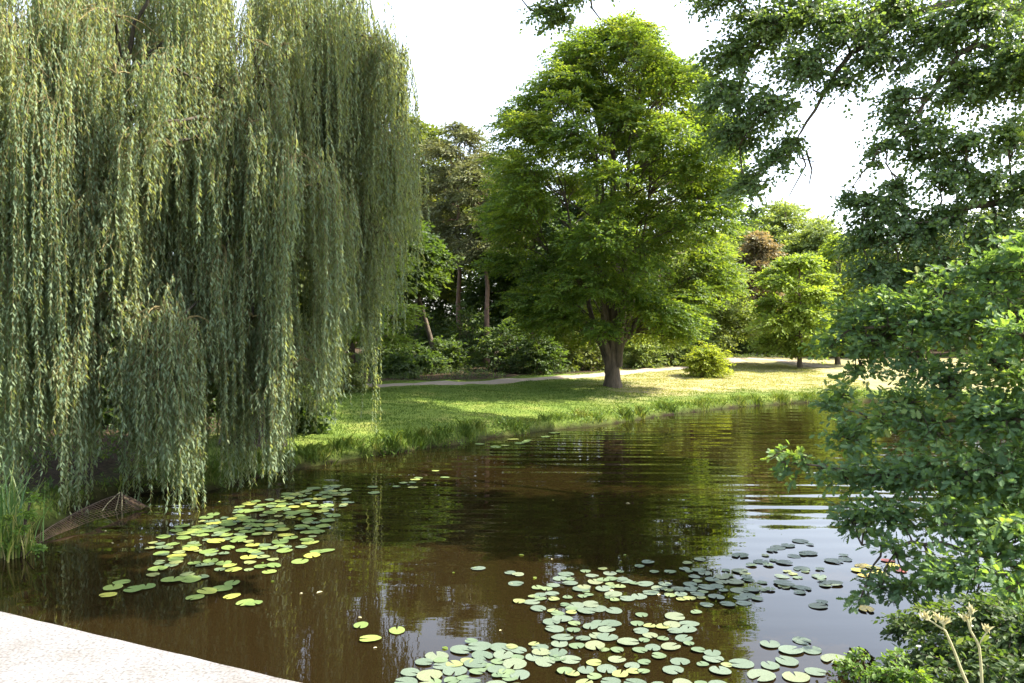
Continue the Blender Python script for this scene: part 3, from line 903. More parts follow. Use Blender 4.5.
rs_ = rng_(60)
SG = "shrubs under the trees along the path"
proto = None
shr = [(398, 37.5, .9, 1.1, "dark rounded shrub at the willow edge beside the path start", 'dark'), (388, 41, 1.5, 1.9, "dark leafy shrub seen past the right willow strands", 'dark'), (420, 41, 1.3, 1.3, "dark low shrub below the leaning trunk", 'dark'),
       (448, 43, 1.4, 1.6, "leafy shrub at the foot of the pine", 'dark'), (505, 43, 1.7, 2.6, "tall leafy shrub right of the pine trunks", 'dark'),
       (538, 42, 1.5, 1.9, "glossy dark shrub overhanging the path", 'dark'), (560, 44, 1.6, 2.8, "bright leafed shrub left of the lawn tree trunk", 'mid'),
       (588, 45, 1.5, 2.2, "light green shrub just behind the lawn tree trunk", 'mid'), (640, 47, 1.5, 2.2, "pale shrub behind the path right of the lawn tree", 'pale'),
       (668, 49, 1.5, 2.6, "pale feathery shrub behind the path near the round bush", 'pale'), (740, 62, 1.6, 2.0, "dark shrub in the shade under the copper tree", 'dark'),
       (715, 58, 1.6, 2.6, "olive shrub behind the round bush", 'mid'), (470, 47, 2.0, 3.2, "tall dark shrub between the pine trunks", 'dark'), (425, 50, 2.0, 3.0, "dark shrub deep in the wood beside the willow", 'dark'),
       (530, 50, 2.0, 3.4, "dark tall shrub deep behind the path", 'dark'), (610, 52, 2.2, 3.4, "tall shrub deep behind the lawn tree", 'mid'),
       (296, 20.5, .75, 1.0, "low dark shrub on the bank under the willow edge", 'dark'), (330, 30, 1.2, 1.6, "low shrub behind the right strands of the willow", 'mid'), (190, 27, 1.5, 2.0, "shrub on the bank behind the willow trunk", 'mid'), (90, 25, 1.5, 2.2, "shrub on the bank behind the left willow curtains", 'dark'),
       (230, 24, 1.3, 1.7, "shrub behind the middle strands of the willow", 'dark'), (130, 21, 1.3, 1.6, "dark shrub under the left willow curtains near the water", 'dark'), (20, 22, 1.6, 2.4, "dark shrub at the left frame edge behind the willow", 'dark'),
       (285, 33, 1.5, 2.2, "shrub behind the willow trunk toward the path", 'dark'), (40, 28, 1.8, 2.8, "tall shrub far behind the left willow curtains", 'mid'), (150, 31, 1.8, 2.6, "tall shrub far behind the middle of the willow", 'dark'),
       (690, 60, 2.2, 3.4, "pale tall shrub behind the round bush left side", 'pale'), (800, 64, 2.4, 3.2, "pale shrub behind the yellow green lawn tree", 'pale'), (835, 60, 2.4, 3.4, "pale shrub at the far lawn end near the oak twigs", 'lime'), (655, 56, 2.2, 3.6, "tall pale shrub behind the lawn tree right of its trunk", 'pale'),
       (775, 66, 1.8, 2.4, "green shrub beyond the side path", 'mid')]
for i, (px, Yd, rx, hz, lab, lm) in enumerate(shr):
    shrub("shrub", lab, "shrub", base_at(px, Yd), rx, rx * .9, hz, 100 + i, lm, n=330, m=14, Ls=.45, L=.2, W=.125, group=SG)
bb = GT(707, 376)
shrub("round_bush", "bright yellow green rounded bush standing on the dry lawn by the path", "bush", bb, 1.25, 1.1, 1.45, 140, 'bush', n=900, m=14, Ls=.3, L=.12, W=.075, lobes=16)

# far woods closing the horizon
rf = rng_(70)
mb = MB()
nn_ = 9000
ang = rf.uniform(-1.0, 1.0, nn_) * math.radians(62)
dist = rf.uniform(80, 100, nn_)
x, y = np.sin(ang) * dist, np.cos(ang) * dist
hgt_ = 6.5 + 2.0 * np.sin(ang * 17) + 1.3 * np.sin(ang * 41 + 1) - 1.5 * np.exp(-((ang - .38) / .12) ** 2)
z = 1.2 + rf.random(nn_) ** .8 * (hgt_ - dist * .01)
p = np.stack([x, y, z], 1)
d = rf.normal(0, 1, (nn_, 3)); d[:, 2] = -.2
sprays(mb, rf, p, nrm(d), nrm(np.array([0, -.5, 1.0]) + rf.normal(0, .4, (nn_, 3))), 12, 1.6, .75, .5, 'diamond', 0, 1.0, 0, .2)
kind(mb.build("far_woods", M['mid']), "stuff")

# ------------------------------------------------------------------ alder over the water, top right
ra = rng_(81)
at_ = thing("alder_tree", "small leaved tree whose dark branches hang over the water from the upper right", "tree")
ab = np.array([10.2, 13.2, H(10.2, 13.2)])
line = np.array([ab + np.array(q) for q in [(0, 0, 0), (-.1, -.1, 1.6), (-.25, -.2, 3.2), (-.4, -.2, 5.0), (-.5, 0, 7.0), (-.4, .1, 9.5), (-.5, .1, 11.5)]])
mb = MB(); trunk_mesh(mb, line, .30, .10, 12, 1.4, 8); mb.build("trunk", M['bark'], at_, True)
AL = [  # px, py, depth, radius
    (722, 100, 12.6, .5), (735, 140, 12.6, .48), (728, 60, 12.8, .5), (745, 185, 12.4, .30), (752, 215, 12.4, .16), (765, 110, 12.2, .5), (760, 30, 12.6, .6), (800, 70, 12.2, .55), (800, 20, 12.6, .6),
    (775, 160, 12.2, .35), (790, 145, 12.4, .22), (840, 30, 12, .6), (880, 60, 12, .5), (890, 15, 12.2, .6), (840, 85, 12, .36), (930, 45, 12, .6), (975, 20, 11.5, .7), (960, 90, 11.5, .55), (1000, 80, 11.4, .6),
    (900, 100, 11.6, .34), (885, 145, 11.4, .26), (870, 165, 11.4, .18), (925, 135, 11.2, .4), (965, 145, 11, .4), (1010, 140, 11, .5), (1040, 60, 11, .8), (940, 180, 11, .35), (985, 190, 11, .45), (1030, 190, 11, .5),
    (880, 215, 11.5, .45), (865, 240, 11.6, .40), (910, 230, 11.2, .5), (950, 225, 11, .5), (1000, 240, 11, .6), (870, 275, 11.4, .4), (905, 280, 11.2, .5), (950, 285, 11, .6), (1010, 290, 10.8, .7), (1060, 250, 11, .8),
    (895, 120, 11.6, .30), (918, 158, 11.4, .28), (896, 190, 11.4, .26), (952, 165, 11.2, .28), (845, 196, 11.6, .14), (860, 200, 11.6, .2),
    (545, 12, 12.8, .26), (572, -4, 12.6, .3), (560, 20, 12.8, .22), (600, -30, 12.6, .4), (660, -40, 12.6, .5), (720, -10, 12.8, .5), (540, -40, 12.6, .5),
    (780, -40, 13, 1.0), (880, -50, 13, 1.1), (980, -60, 13, 1.2), (1080, -30, 13, 1.2), (1100, 120, 12.5, 1.1), (1120, 250, 12, 1.0), (1150, 30, 14, 1.3), (1000, -120, 14, 1.5), (1150, -100, 14, 1.6),
]
C = np.array([P(a, b_, c) for a, b_, c, _ in AL])
R = np.array([[q, q, q * .75] for *_, q in AL])
up_c = []  # upper clumps out of view, extended to shade the water and the willow
for i in range(60):
    yy = 9.5 + 10 * ((i * .618) % 1)
    xx = 1.5 + 11 * ((i * .381 + .2) % 1)
    rr_ = ra.uniform(.7, 1.1)
    up_c.append((xx, yy, 3.2 + .43 * yy + rr_ + ra.uniform(0, 3.2) * (1 - .04 * abs(xx - 7)), rr_))
for i in range(15):
    yy = 13.5 + 5.5 * ((i * .618 + .3) % 1)
    up_c.append((1.8 + 5.5 * ((i * .381 + .1) % 1), yy, 12.2 + 3.2 * ra.random(), ra.uniform(.8, 1.15)))
n_low = len(C)
C = np.concatenate([C, [q[:3] for q in up_c]])
R = np.concatenate([R, [[q[3], q[3], q[3] * .6] for q in up_c]])
main_limbs = [
    [P(1130, 60, 12.6), P(985, -8, 12.4), P(915, 12, 12.2), P(870, 45, 12.1), P(842, 62, 12.2), P(826, 92, 12.3), P(800, 128, 12.3), P(797, 142, 12.4)],
    [P(1140, -20, 12.8), P(1000, -60, 12.8), P(880, -30, 12.8), P(820, 2, 12.8), P(780, 20, 12.7), P(750, 55, 12.7), P(735, 100, 12.6), P(742, 170, 12.5)],
    [P(1130, 160, 12.2), P(1060, 120, 11.8), P(1015, 70, 11.6), P(985, 40, 11.6), P(950, 60, 11.7), P(930, 100, 11.5), P(905, 130, 11.5), P(885, 150, 11.4)],
    [P(1120, 230, 11.8), P(1060, 210, 11.4), P(1010, 200, 11.2), P(965, 205, 11.2), P(925, 225, 11.2), P(900, 240, 11.4), P(880, 245, 11.5), P(862, 250, 11.6)],
    [ab + np.array(q) for q in ((-1, -.3, 7.5), (-2.6, -.8, 9.3), (-5, -1.5, 10.6), (-7.4, -2, 10.8))],
    [ab + np.array(q) for q in ((-.8, 1.2, 7.8), (-1.6, 3, 10), (-2.6, 5, 11.5), (-3.2, 6.4, 12))],
    [ab + np.array(q) for q in ((-.2, .3, 9.5), (-1, 1, 11.5), (-2.5, 1.6, 12.8), (-5, 2.2, 13.3))],
    [P(1150, -90, 13), P(1000, -160, 13), P(850, -120, 12.9), P(740, -90, 12.8), P(660, -60, 12.7), P(610, -30, 12.7), P(580, -5, 12.7), P(548, 16, 12.8)],
]
LP = []
for q in main_limbs:
    q = np.array(q)
    tz = np.interp(q[0, 2] - .8, line[:, 2], np.arange(len(line)))
    a0 = np.array([np.interp(tz, np.arange(len(line)), line[:, i]) for i in range(3)])
    q = np.concatenate([[a0], q])
    t = np.linspace(0, 1, len(q)); tt = np.linspace(0, 1, 22)
    pl = np.stack([np.interp(tt, t, q[:, i]) for i in range(3)], 1)
    kk = np.array([.25, .5, .25])
    for i in range(3):
        pl[1:-1, i] = np.convolve(pl[:, i], kk, 'valid')
    pl[1:-1] += ra.normal(0, .02, (20, 3))
    LP.append(pl)
    mb = MB(); tubes(mb, pl[None], np.linspace(.085, .010, 22), 7); mb.build("limb", M['bark'], at_, True)
allp = np.concatenate([q[4:] for q in LP])
lp = []
for c in C:
    a = allp[np.argmin(np.linalg.norm(allp - c, axis=1) + np.where(allp[:, 0] < c[0] - .3, 1.0, 0))]
    pl = bez(a, (a + c) / 2 + np.array([0, 0, .1]), c, 6); pl[1:-1] += ra.normal(0, .02, (4, 3))
    lp.append(pl)
lp = np.array(lp)
mb = MB()
tubes(mb, lp, np.linspace(.022, .007, 6), 4, 1)
crown(mb, ra, C[n_low:], R[n_low:], ab[:2], 4100, 14, .55, .15, .11, 'oval', .2, .004, up=1.0, shell=.2, limb_pts=lp[n_low:], branch=.2)
crown(mb, ra, C[:n_low], R[:n_low], ab[:2], 10500, 14, .36, .078, .062, 'oval', .30, .003, up=.7, shell=.12, limb_pts=lp[:n_low], branch=.35, tonew=.3, jit=.55)
# bare hanging twigs at the end of the long limb
tw = [[P(797, 142, 12.4), P(800, 158, 12.35), P(815, 162, 12.3)], [P(797, 142, 12.4), P(806, 165, 12.4), P(789, 196, 12.4)], [P(806, 150, 12.4), P(812, 170, 12.4), P(809, 185, 12.4)],
      [P(590, -5, 12.7), P(592, 8, 12.7), P(601, 20, 12.7)], [P(548, 14, 12.8), P(530, 10, 12.8), P(519, -4, 12.8)]]
tubes(mb, np.array(tw), np.array([.020, .014, .008]), 5, 1)
mb.build("crown", [M['alder'], M['bark']], at_)
put(at_, ab)

# added unseen tree on the right bank, crown shaped to shade lawn and willow
rt = rng_(85)
shade_tree = thing("alder_tree", "tall tree added for shade on the right bank behind the oak, mostly above the frame", "tree")
tb = np.array([16.5, 23.5, H(16.5, 23.5)])
line = np.array([tb + np.array(q) for q in [(0, 0, 0), (-.1, 0, 3), (-.3, .1, 6), (-.5, .2, 9), (-.7, .3, 12), (-.8, .4, 15)]])
mb = MB(); trunk_mesh(mb, line, .36, .12, 12, 1.4, 18); 
C = []
for i in range(48):
    yy = 15.5 + 16.5 * ((i * .618) % 1); xx = 4.5 + 11 * ((i * .381 + .1) % 1) + max(0, yy - 24) * .45
    q = rt.uniform(.9, 1.4)
    C.append((xx, yy, max(3.4 + .43 * yy, 11.5) + q * .7 + rt.uniform(0, 2.5), q))
C = np.array(C); R = np.stack([C[:, 3], C[:, 3], C[:, 3] * .55], 1); C = C[:, :3]
lp = limbs_to(rt, line, C, .55, .95, .75)
tubes(mb, lp, np.linspace(.10, .02, 7), 5)
mb.build("trunk", M['bark'], shade_tree, True)
mb = MB(); crown(mb, rt, C, R, tb[:2], 3600, 14, .6, .19, .13, 'oval', .2, .005, up=1.0, shell=.2, limb_pts=lp, branch=.15)
mb.build("crown", [M['alder'], M['bark']], shade_tree)
put(shade_tree, tb)

# ------------------------------------------------------------------ oak on the right bank
ro = rng_(91)
ot = thing("oak_tree", "young oak with lobed blue green leaves leaning over the water from the right bank", "tree")
ob = np.array([7.9, 9.7, H(7.9, 9.7)])
line = np.array([ob + np.array(q) for q in [(0, 0, 0), (-.1, 0, .8), (-.25, -.1, 1.8), (-.35, -.1, 2.9), (-.4, 0, 4.0), (-.5, .1, 5.2), (-.5, .1, 6.0)]])
mb = MB(); trunk_mesh(mb, line, .19, .05, 12, 1.4, 9); mb.build("trunk", M['bark'], ot, True)
OK_ = [
    (850, 318, 10.4, .26), (832, 345, 10.3, .24), (868, 345, 10.2, .28), (880, 310, 10.2, .34), (920, 320, 9.8, .4), (960, 330, 9.4, .42), (1005, 320, 9, .45), (910, 365, 9.8, .34), (950, 385, 9.2, .4),
    (1000, 370, 8.6, .42), (1020, 340, 8.2, .36), (845, 395, 10, .22), (832, 412, 9.9, .16), (880, 425, 9.4, .30), (850, 440, 9.4, .28), (905, 405, 9.4, .3), (930, 435, 8.9, .38), (975, 425, 8.6, .42), (1015, 420, 8.2, .45),
    (775, 452, 9.3, .11), (788, 470, 9.3, .11), (800, 458, 9.3, .12), (820, 470, 9.2, .14), (845, 480, 9.0, .28), (880, 475, 8.8, .34), (920, 480, 8.5, .38), (965, 475, 8.2, .40), (1010, 480, 8, .4),
    (850, 520, 8.7, .22), (870, 515, 8.6, .26), (900, 520, 8.3, .3), (945, 525, 8.0, .34), (990, 535, 7.6, .34), (1020, 540, 7.4, .3), (895, 556, 8.0, .20), (880, 590, 7.9, .17), (905, 590, 7.8, .2), (860, 600, 7.8, .12), (930, 570, 7.6, .26), (965, 580, 7.3, .3), (1005, 590, 7.0, .3),
    (885, 340, 10.4, .4), (860, 370, 10.4, .24), (1060, 380, 8.4, .6), (1070, 480, 7.8, .6), (1080, 300, 9, .7), (1080, 560, 7.3, .5), (985, 280, 9.6, .4), (1020, 265, 9.2, .45), (940, 290, 10, .36),
]
C = np.array([P(a, b_, c) for a, b_, c, _ in OK_])
R = np.array([[q * 1.05, q * 1.3, q * .85] for *_, q in OK_])
ml = [
    [P(1060, 330, 9.4), P(960, 320, 9.6), P(890, 325, 10.1), P(850, 330, 10.3), P(832, 345, 10.3)],
    [P(1070, 430, 9.0), P(985, 420, 8.8), P(920, 420, 9.2), P(870, 415, 9.6), P(838, 408, 9.9)],
    [P(1060, 500, 8.6), P(985, 480, 8.4), P(910, 475, 8.6), P(850, 472, 9.0), P(780, 462, 9.3)],
    [P(1070, 590, 8.0), P(1000, 560, 7.6), P(940, 545, 7.9), P(895, 545, 8.1), P(862, 545, 8.4)],
    [P(1060, 300, 8.9), P(1030, 330, 8.3), P(1010, 340, 8.3), P(1003, 350, 8.3), P(995, 362, 8.4)],
]
LP = []
for q in ml:
    q = np.array(q)
    tz = np.interp(q[0, 2] - .3, line[:, 2], np.arange(len(line)))
    a0 = np.array([np.interp(tz, np.arange(len(line)), line[:, i]) for i in range(3)])
    q = np.concatenate([[a0], q])
    t = np.linspace(0, 1, len(q)); tt = np.linspace(0, 1, 16)
    pl = np.stack([np.interp(tt, t, q[:, i]) for i in range(3)], 1)
    pl[1:-1] += ro.normal(0, .018, (14, 3))
    LP.append(pl)
    mb = MB(); tubes(mb, pl[None], np.linspace(.05, .008, 16), 6); mb.build("limb", M['bark'], ot, True)
allp = np.concatenate([q[3:] for q in LP])
lp = []
for c in C:
    a = allp[np.argmin(np.linalg.norm(allp - c, axis=1) + np.where(allp[:, 0] < c[0] - .2, .6, 0))]
    pl = bez(a, (a + c) / 2 + np.array([0, 0, .06]), c, 6); pl[1:-1] += ro.normal(0, .012, (4, 3))
    lp.append(pl)
lp = np.array(lp)
mb = MB()
tubes(mb, lp, np.linspace(.013, .005, 6), 4, 1)
crown(mb, ro, C, R, ob[:2], 2300, 9, .22, .112, .088, 'oak', .12, .003, up=.6, shell=.08, limb_pts=lp, branch=.4, tonew=.45, jit=.5)
mb.build("crown", [M['oak'], M['twig']], ot)
put(ot, ob)

# ------------------------------------------------------------------ right bank: bramble bushes, weeds, dry stalks
def blob_plant(name, label, cat, specs, seed, leafm, n, m, Ls, L, W, shape, base, flowers=0, group=None, droop=.15):
    r = rng_(seed)
    C = np.array([P(a, b_, c) for a, b_, c, _ in specs])
    R = np.array([[q, q, q * .75] for *_, q in specs])
    t = thing(name, label, cat, group)
    base = np.array(base, float)
    st_ = []
    for c in C:
        gb = np.array([base[0] * .5 + c[0] * .5, base[1] * .5 + c[1] * .5, 0]); gb[2] = max(.0, H(gb[0], gb[1])) - .03
        st_.append(bez(gb, (gb + c) / 2 + np.array([0, 0, .25 * np.linalg.norm(c - gb)]), c, 6))
    st_ = np.array(st_)
    mb = MB(); tubes(mb, st_, np.linspace(.012, .005, 6), 4); mb.build("stem", M['twig'], t, True)
    mb = MB(); crown(mb, r, C, R, base[:2], n, m, Ls, L, W, shape, droop, .002, up=.8, shell=.1, limb_pts=st_, branch=.3, jit=.5)
    mb.build("foliage", [M[leafm], M['twig']], t)
    for k in range(flowers):
        i = r.integers(0, len(C))
        c = C[i] + nrm(r.normal(size=3) * np.array([1, 1, .6]) + np.array([0, -.7, .5])) * R[i] * 1.02
        mb = MB()
        q = 5
        a = np.arange(q) / q * 2 * math.pi
        dd = np.stack([np.cos(a), np.sin(a) * .8, .35 + 0 * a], 1)
        leaves(mb, np.repeat(c[None], q, 0), dd, np.repeat(np.array([[0, -.4, 1.]]), q, 0), .021, .02, 'oval', 0, r.random(q))
        mb.build("flower", M['white_petal'], t)
    return put(t, base)

blob_plant("bramble_bush", "dark bramble thicket with small white flowers at the lower right bank", "bush",
           [(905, 625, 6.9, .16), (940, 625, 6.6, .24), (985, 625, 6.2, .28), (1020, 640, 5.9, .28), (930, 655, 6.3, .22), (985, 660, 5.8, .26), (1020, 690, 5.4, .3), (900, 672, 6.2, .14), (960, 690, 5.6, .26), (1060, 650, 5.8, .4)],
           151, 'dark', 900, 9, .16, .06, .042, 'oval', (4.2, 6.2, H(4.2, 6.2)), flowers=22)
blob_plant("bramble_bush", "sunlit bramble patch with pale dry stems on the bank under the oak", "bush",
           [(960, 500, 9.6, .3), (1000, 505, 9.2, .36), (1040, 500, 9, .4), (940, 515, 9.3, .22), (985, 520, 8.8, .3)],
           152, 'herb', 420, 9, .18, .07, .045, 'oval', (5.9, 9.6, H(5.9, 9.6)), flowers=10)
blob_plant("leafy_weed", "bright green leafy weed sprouting at the bottom edge of the bank", "plant",
           [(850, 668, 5.2, .07), (862, 655, 5.3, .06), (880, 675, 5.1, .09), (900, 680, 5.0, .10), (925, 682, 4.9, .10), (838, 690, 5.1, .06), (870, 700, 5.0, .12), (895, 655, 5.3, .05)],
           153, 'herb', 150, 9, .10, .042, .03, 'oval', (2.5, 5.0, H(2.5, 5.0)))

def stalk(label, rows, heads, seed, r0, tiny):
    t = thing("dry_stalk", label, "plant", "dry plant stalks beside the bridge")
    pts = np.array([P(*q) for q in rows])
    g = np.array([pts[0, 0] + .02, pts[0, 1] + .05, H(pts[0, 0] + .02, pts[0, 1] + .05) - .02])
    pts = np.concatenate([[g], [(g + pts[0]) / 2 + np.array([.02, 0, .05])], pts])
    tt = np.linspace(0, 1, 18); t0 = np.linspace(0, 1, len(pts))
    pl = np.stack([np.interp(tt, t0, pts[:, i]) for i in range(3)], 1)
    mb = MB(); tubes(mb, pl[None], np.linspace(r0, r0 * .55, 18), 8, rnd=.3, cap=True); mb.build("stem", M['straw'], t, True)
    r = rng_(seed)
    mb = MB()
    tubes(mb, np.array([[P(*a), (P(*a) + P(*b_)) / 2 + np.array([0, 0, .004]), P(*b_)] for a, b_ in tiny]), np.array([r0 * .5, r0 * .42, r0 * .36]), 6, rnd=.6, cap=True)
    mb.build("twig", M['straw'], t, True)
    for h in heads:
        c = P(*h)
        mb = MB(); q = 18
        dd = r.normal(0, .6, (q, 3)); dd[:, 2] = np.abs(dd[:, 2]) + .7
        leaves(mb, np.repeat(c[None], q, 0) + r.normal(0, .004, (q, 3)), dd, r.normal(size=(q, 3)), r.uniform(.012, .028, q), r.uniform(.004, .008, q), 'oval', 0, r.random(q))
        mb.build("seed_head", M['straw'], t)
    mb = MB()
    k = rows[len(rows) // 2]
    leaves(mb, P(*k)[None] + np.array([[.008, 0, .01]]), np.array([[.8, -.1, .8]]), np.array([[-.5, -.8, .3]]), .03, .014, 'oval', 0, np.array([.9]))
    mb.build("leaf", M['lime'], t)
    return put(t, g)
stalk("dry pale stalk with a forked bent tip leaning left by the bridge", [(970, 690, 2.3), (962, 672, 2.3), (953, 648, 2.3), (945, 630, 2.3), (938, 626, 2.3)], [(924, 619, 2.3), (938, 620, 2.3), (944, 624, 2.3)], 161, .0052, [((942, 629, 2.3), (922, 617, 2.3)), ((944, 630, 2.3), (941, 616, 2.3))])
stalk("dry pale upright stalk splitting into a fork by the bridge", [(982, 690, 2.35), (981, 665, 2.35), (979, 645, 2.35), (970, 630, 2.35), (967, 618, 2.35)], [(966, 620, 2.35), (970, 613, 2.35), (987, 632, 2.35)], 162, .0052, [((979, 645, 2.35), (987, 632, 2.35)), ((971, 632, 2.35), (970, 612, 2.35))])

# ------------------------------------------------------------------ grass
rg = rng_(171)
def blades(mb, x, y, z, hh, ww, rnd, lean=.35):
    N = len(x)
    th = rg.random(N) * 2 * math.pi
    b0 = np.stack([x, y, z], 1)
    sd = np.stack([np.cos(th), np.sin(th), 0 * th], 1)
    ld_ = np.stack([np.cos(th + 1.5), np.sin(th + 1.5), 0 * th], 1) * (lean * hh * rg.normal(0, 1, N))[:, None]
    tip = b0 + ld_ + np.array([0, 0, 1.0]) * hh[:, None]
    mid = b0 + ld_ * .35 + np.array([0, 0, .58]) * hh[:, None]
    v = np.stack([b0 - sd * ww[:, None] / 2, b0 + sd * ww[:, None] / 2, mid + sd * ww[:, None] * .4, tip, mid - sd * ww[:, None] * .4], 1)
    i = np.arange(N)[:, None] * 5
    mb.add(v.reshape(-1, 3), [np.concatenate([i, i + 1, i + 2, i + 3, i + 4], 1)], 0, np.repeat(rnd, 5))
mb = MB()
N = 190000
x = rg.uniform(-8, 17, N); y = rg.uniform(15.5, 50, N)
s = sdist(x, y)
wd, dr = covers(x, y, s)
pd = np.abs(y - path_y(x))
k = (s > .15) & (wd < .5) & (pd > 1.25) & (x < .42 * y + 1)
x, y, s, wd, dr = (q[k] for q in (x, y, s, wd, dr))
hh = rg.uniform(.025, .06, len(x)) * (1 + .3 * noise2(x, y))
blades(mb, x, y, height(x, y, s) - .005, hh, np.full(len(x), .022), np.clip(.15 + .55 * dr + rg.normal(0, .13, len(x)) + .08 * noise2(x * .7, y * .7), 0, 1), .6)
kind(mb.build("lawn_grass", M['grass']), "stuff")
mb = MB()
N = 150000
x = rg.uniform(-9, 20, N); y = rg.uniform(11, 36, N)
s = sdist(x, y)
k = (s > .05) & (s < .75 + .35 * noise2(x * 1.5, y * 1.5)) & ~((x > 4) & (y < x * 1.5 + 2))
x, y, s = x[k], y[k], s[k]
tall = np.clip(.5 + .5 * noise2(x * 1.3 + 3, y * 1.3), .12, 1.2)
blades(mb, x, y, height(x, y, s) - .01, rg.uniform(.07, .20, len(x)) * (.4 + tall) * np.where(s > .45, .6, 1), np.full(len(x), .022), np.clip(.25 + .28 * rg.random(len(x)) + .12 * noise2(x, y), 0, 1), .45)
for i in range(110):
    px, py = far_px[rg.integers(0, len(far_px) - 1)]
    q = G(px + rg.uniform(-22, 22), py, 0)
    cx, cy_ = q[0], q[1] + rg.uniform(-.5, .6)
    sc0 = float(sdist(np.array([cx]), np.array([cy_]))[0])
    if not .04 < sc0 < .55:
        continue
    m_ = int(rg.uniform(40, 110)); sp0 = rg.uniform(.06, .16)
    x = cx + rg.normal(0, sp0, m_); y = cy_ + rg.normal(0, sp0, m_)
    blades(mb, x, y, height(x, y) - .01, rg.uniform(.12, .36, m_) * rg.uniform(.6, 1.1), np.full(m_, .02), np.clip(rg.uniform(.1, .6) + rg.normal(0, .1, m_), 0, 1), .55)
kind(mb.build("bank_grass", M['grass']), "stuff")
# broad leaved weeds mixed in the bank
mb = MB()
N = 9000
x = rg.uniform(-9, 18, N); y = rg.uniform(12, 35, N); s = sdist(x, y)
k = (s > -.05) & (s < .5) & (noise2(x * .9 + 7, y * .9) > -.1) & ~((x > 4) & (y < x * 1.5 + 2))
x, y, s = x[k], y[k], s[k]
p = np.stack([x, y, height(x, y, s) + rg.uniform(.0, .15, len(x))], 1)
d = np.stack([rg.normal(0, .6, len(x)), rg.normal(-.3, .6, len(x)), rg.uniform(.3, 1, len(x))], 1)
sprays(mb, rg, p, d, rg.normal(0, .4, (len(x), 3)) + np.array([0, -.3, 1]), 7, .26, .09, .045, 'diamond', 0, 1, .004, .1)
kind(mb.build("bank_weeds", [M['herb'], M['twig']]), "stuff")
# ground cover under the wood edge and on the right bank
mb = MB()
N = 26000
x = rg.uniform(-14, 20, N); y = rg.uniform(3, 60, N); s = sdist(x, y)
wd, _ = covers(x, y, s)
right = (x > .9) & (y < x * 1.45 + 2.5) & (s > .02)
k = ((wd > .3) & (noise2(x * .5, y * .5) > -.5) & (s > .1)) | right
x, y, s = x[k], y[k], s[k]
p = np.stack([x, y, height(x, y, s) + rg.uniform(0, .12, len(x))], 1)
d = np.stack([rg.normal(0, .6, len(x)), rg.normal(0, .6, len(x)), rg.uniform(.4, 1, len(x))], 1)
sprays(mb, rg, p, d, rg.normal(0, .4, (len(x), 3)) + np.array([0, -.2, 1]), 8, .28, .10, .055, 'diamond', 0, 1, .004, .1)
kind(mb.build("ground_cover", [M['dark'], M['twig']]), "stuff")

# loose leaves floating on the pond
rl = rng_(195)
fl = None
for i in range(34):
    px, py = rl.uniform(90, 760), rl.uniform(500, 650)
    q = G(px, py)
    if sdist(q[0], q[1]) > -.5 or py > 600 and px < 300:
        continue
    if i % 3 == 0 or fl is None:
        mb = MB()
        leaves(mb, np.zeros((1, 3)), np.array([[1., 0, 0]]), np.array([[0, 0, 1.]]), .075, .05, 'oval', 0, rl.random(1))
        fl = mb.build("floating_leaf", M['straw'] if i % 2 else M['lime']); o = fl
    else:
        o = fl.copy(); COL.objects.link(o)
    o.location = (q[0], q[1], .006); o.rotation_euler = (0, 0, rl.random() * 6.28)
    k_ = rl.uniform(.5, 1.1); o.scale = (k_, k_, k_)
    tag(o, "tiny fallen leaf drifting alone on the dark open water", "fallen leaf", "fallen leaves drifting on the water")

# ------------------------------------------------------------------ reeds and net at the left bank
def reed(label, x, y, n_, hmax, seed, spread, leafm='reed'):
    r = rng_(seed)
    t = thing("reed_clump", label, "reeds", "reed clumps on the left bank")
    z = max(0, H(x, y))
    K_ = 7
    b0 = np.stack([x + r.normal(0, spread, n_), y + r.normal(0, spread, n_), np.full(n_, z - .05)], 1)
    hh = hmax * r.uniform(.5, 1.0, n_)
    th = r.random(n_) * 2 * math.pi
    bend = r.uniform(.05, .55, n_) * hh
    u = np.linspace(0, 1, K_)
    c = b0[:, None] + np.stack([np.cos(th)[:, None] * bend[:, None] * u ** 2, np.sin(th)[:, None] * bend[:, None] * u ** 2, hh[:, None] * (u - .12 * u ** 3 * (bend / hh)[:, None] * 2)], -1)
    w = (.011 * (1 - u ** 2.2) + .001)[None, :, None]
    sd = np.stack([-np.sin(th), np.cos(th), 0 * th], 1)[:, None]
    v = np.stack([c - sd * w, c + sd * w], 2).reshape(-1, 3)
    i = np.arange(n_)[:, None, None] * K_ * 2 + np.arange(K_ - 1)[None, :, None] * 2
    f = (i + np.array([0, 1, 3, 2])[None, None]).reshape(-1, 4)
    mb = MB(); mb.add(v, [f], 0, np.repeat(r.random(n_), K_ * 2))
    mb.build("blades", M[leafm], t)
    return put(t, (x, y, z))
reed("tall blue green reed clump at the left frame edge by the net", -7.05, 10.9, 150, 1.35, 181, .20)
reed("reed clump partly outside the left frame edge", -7.6, 10.8, 130, 1.5, 182, .22)
reed("short yellow green reed clump at the near water edge", -6.62, 10.55, 70, .75, 183, .12, 'grass')
blob_plant("leafy_weed", "yellow green broad leaved weed among the reeds at the left edge", "plant",
           [(8, 545, 10.5, .12), (28, 515, 10.5, .08), (32, 500, 10.5, .06), (20, 530, 10.5, .10), (38, 548, 10.4, .07), (5, 520, 10.6, .1)],
           184, 'herb', 110, 9, .12, .06, .04, 'oval', (-6.7, 10.6, H(-6.7, 10.6)))

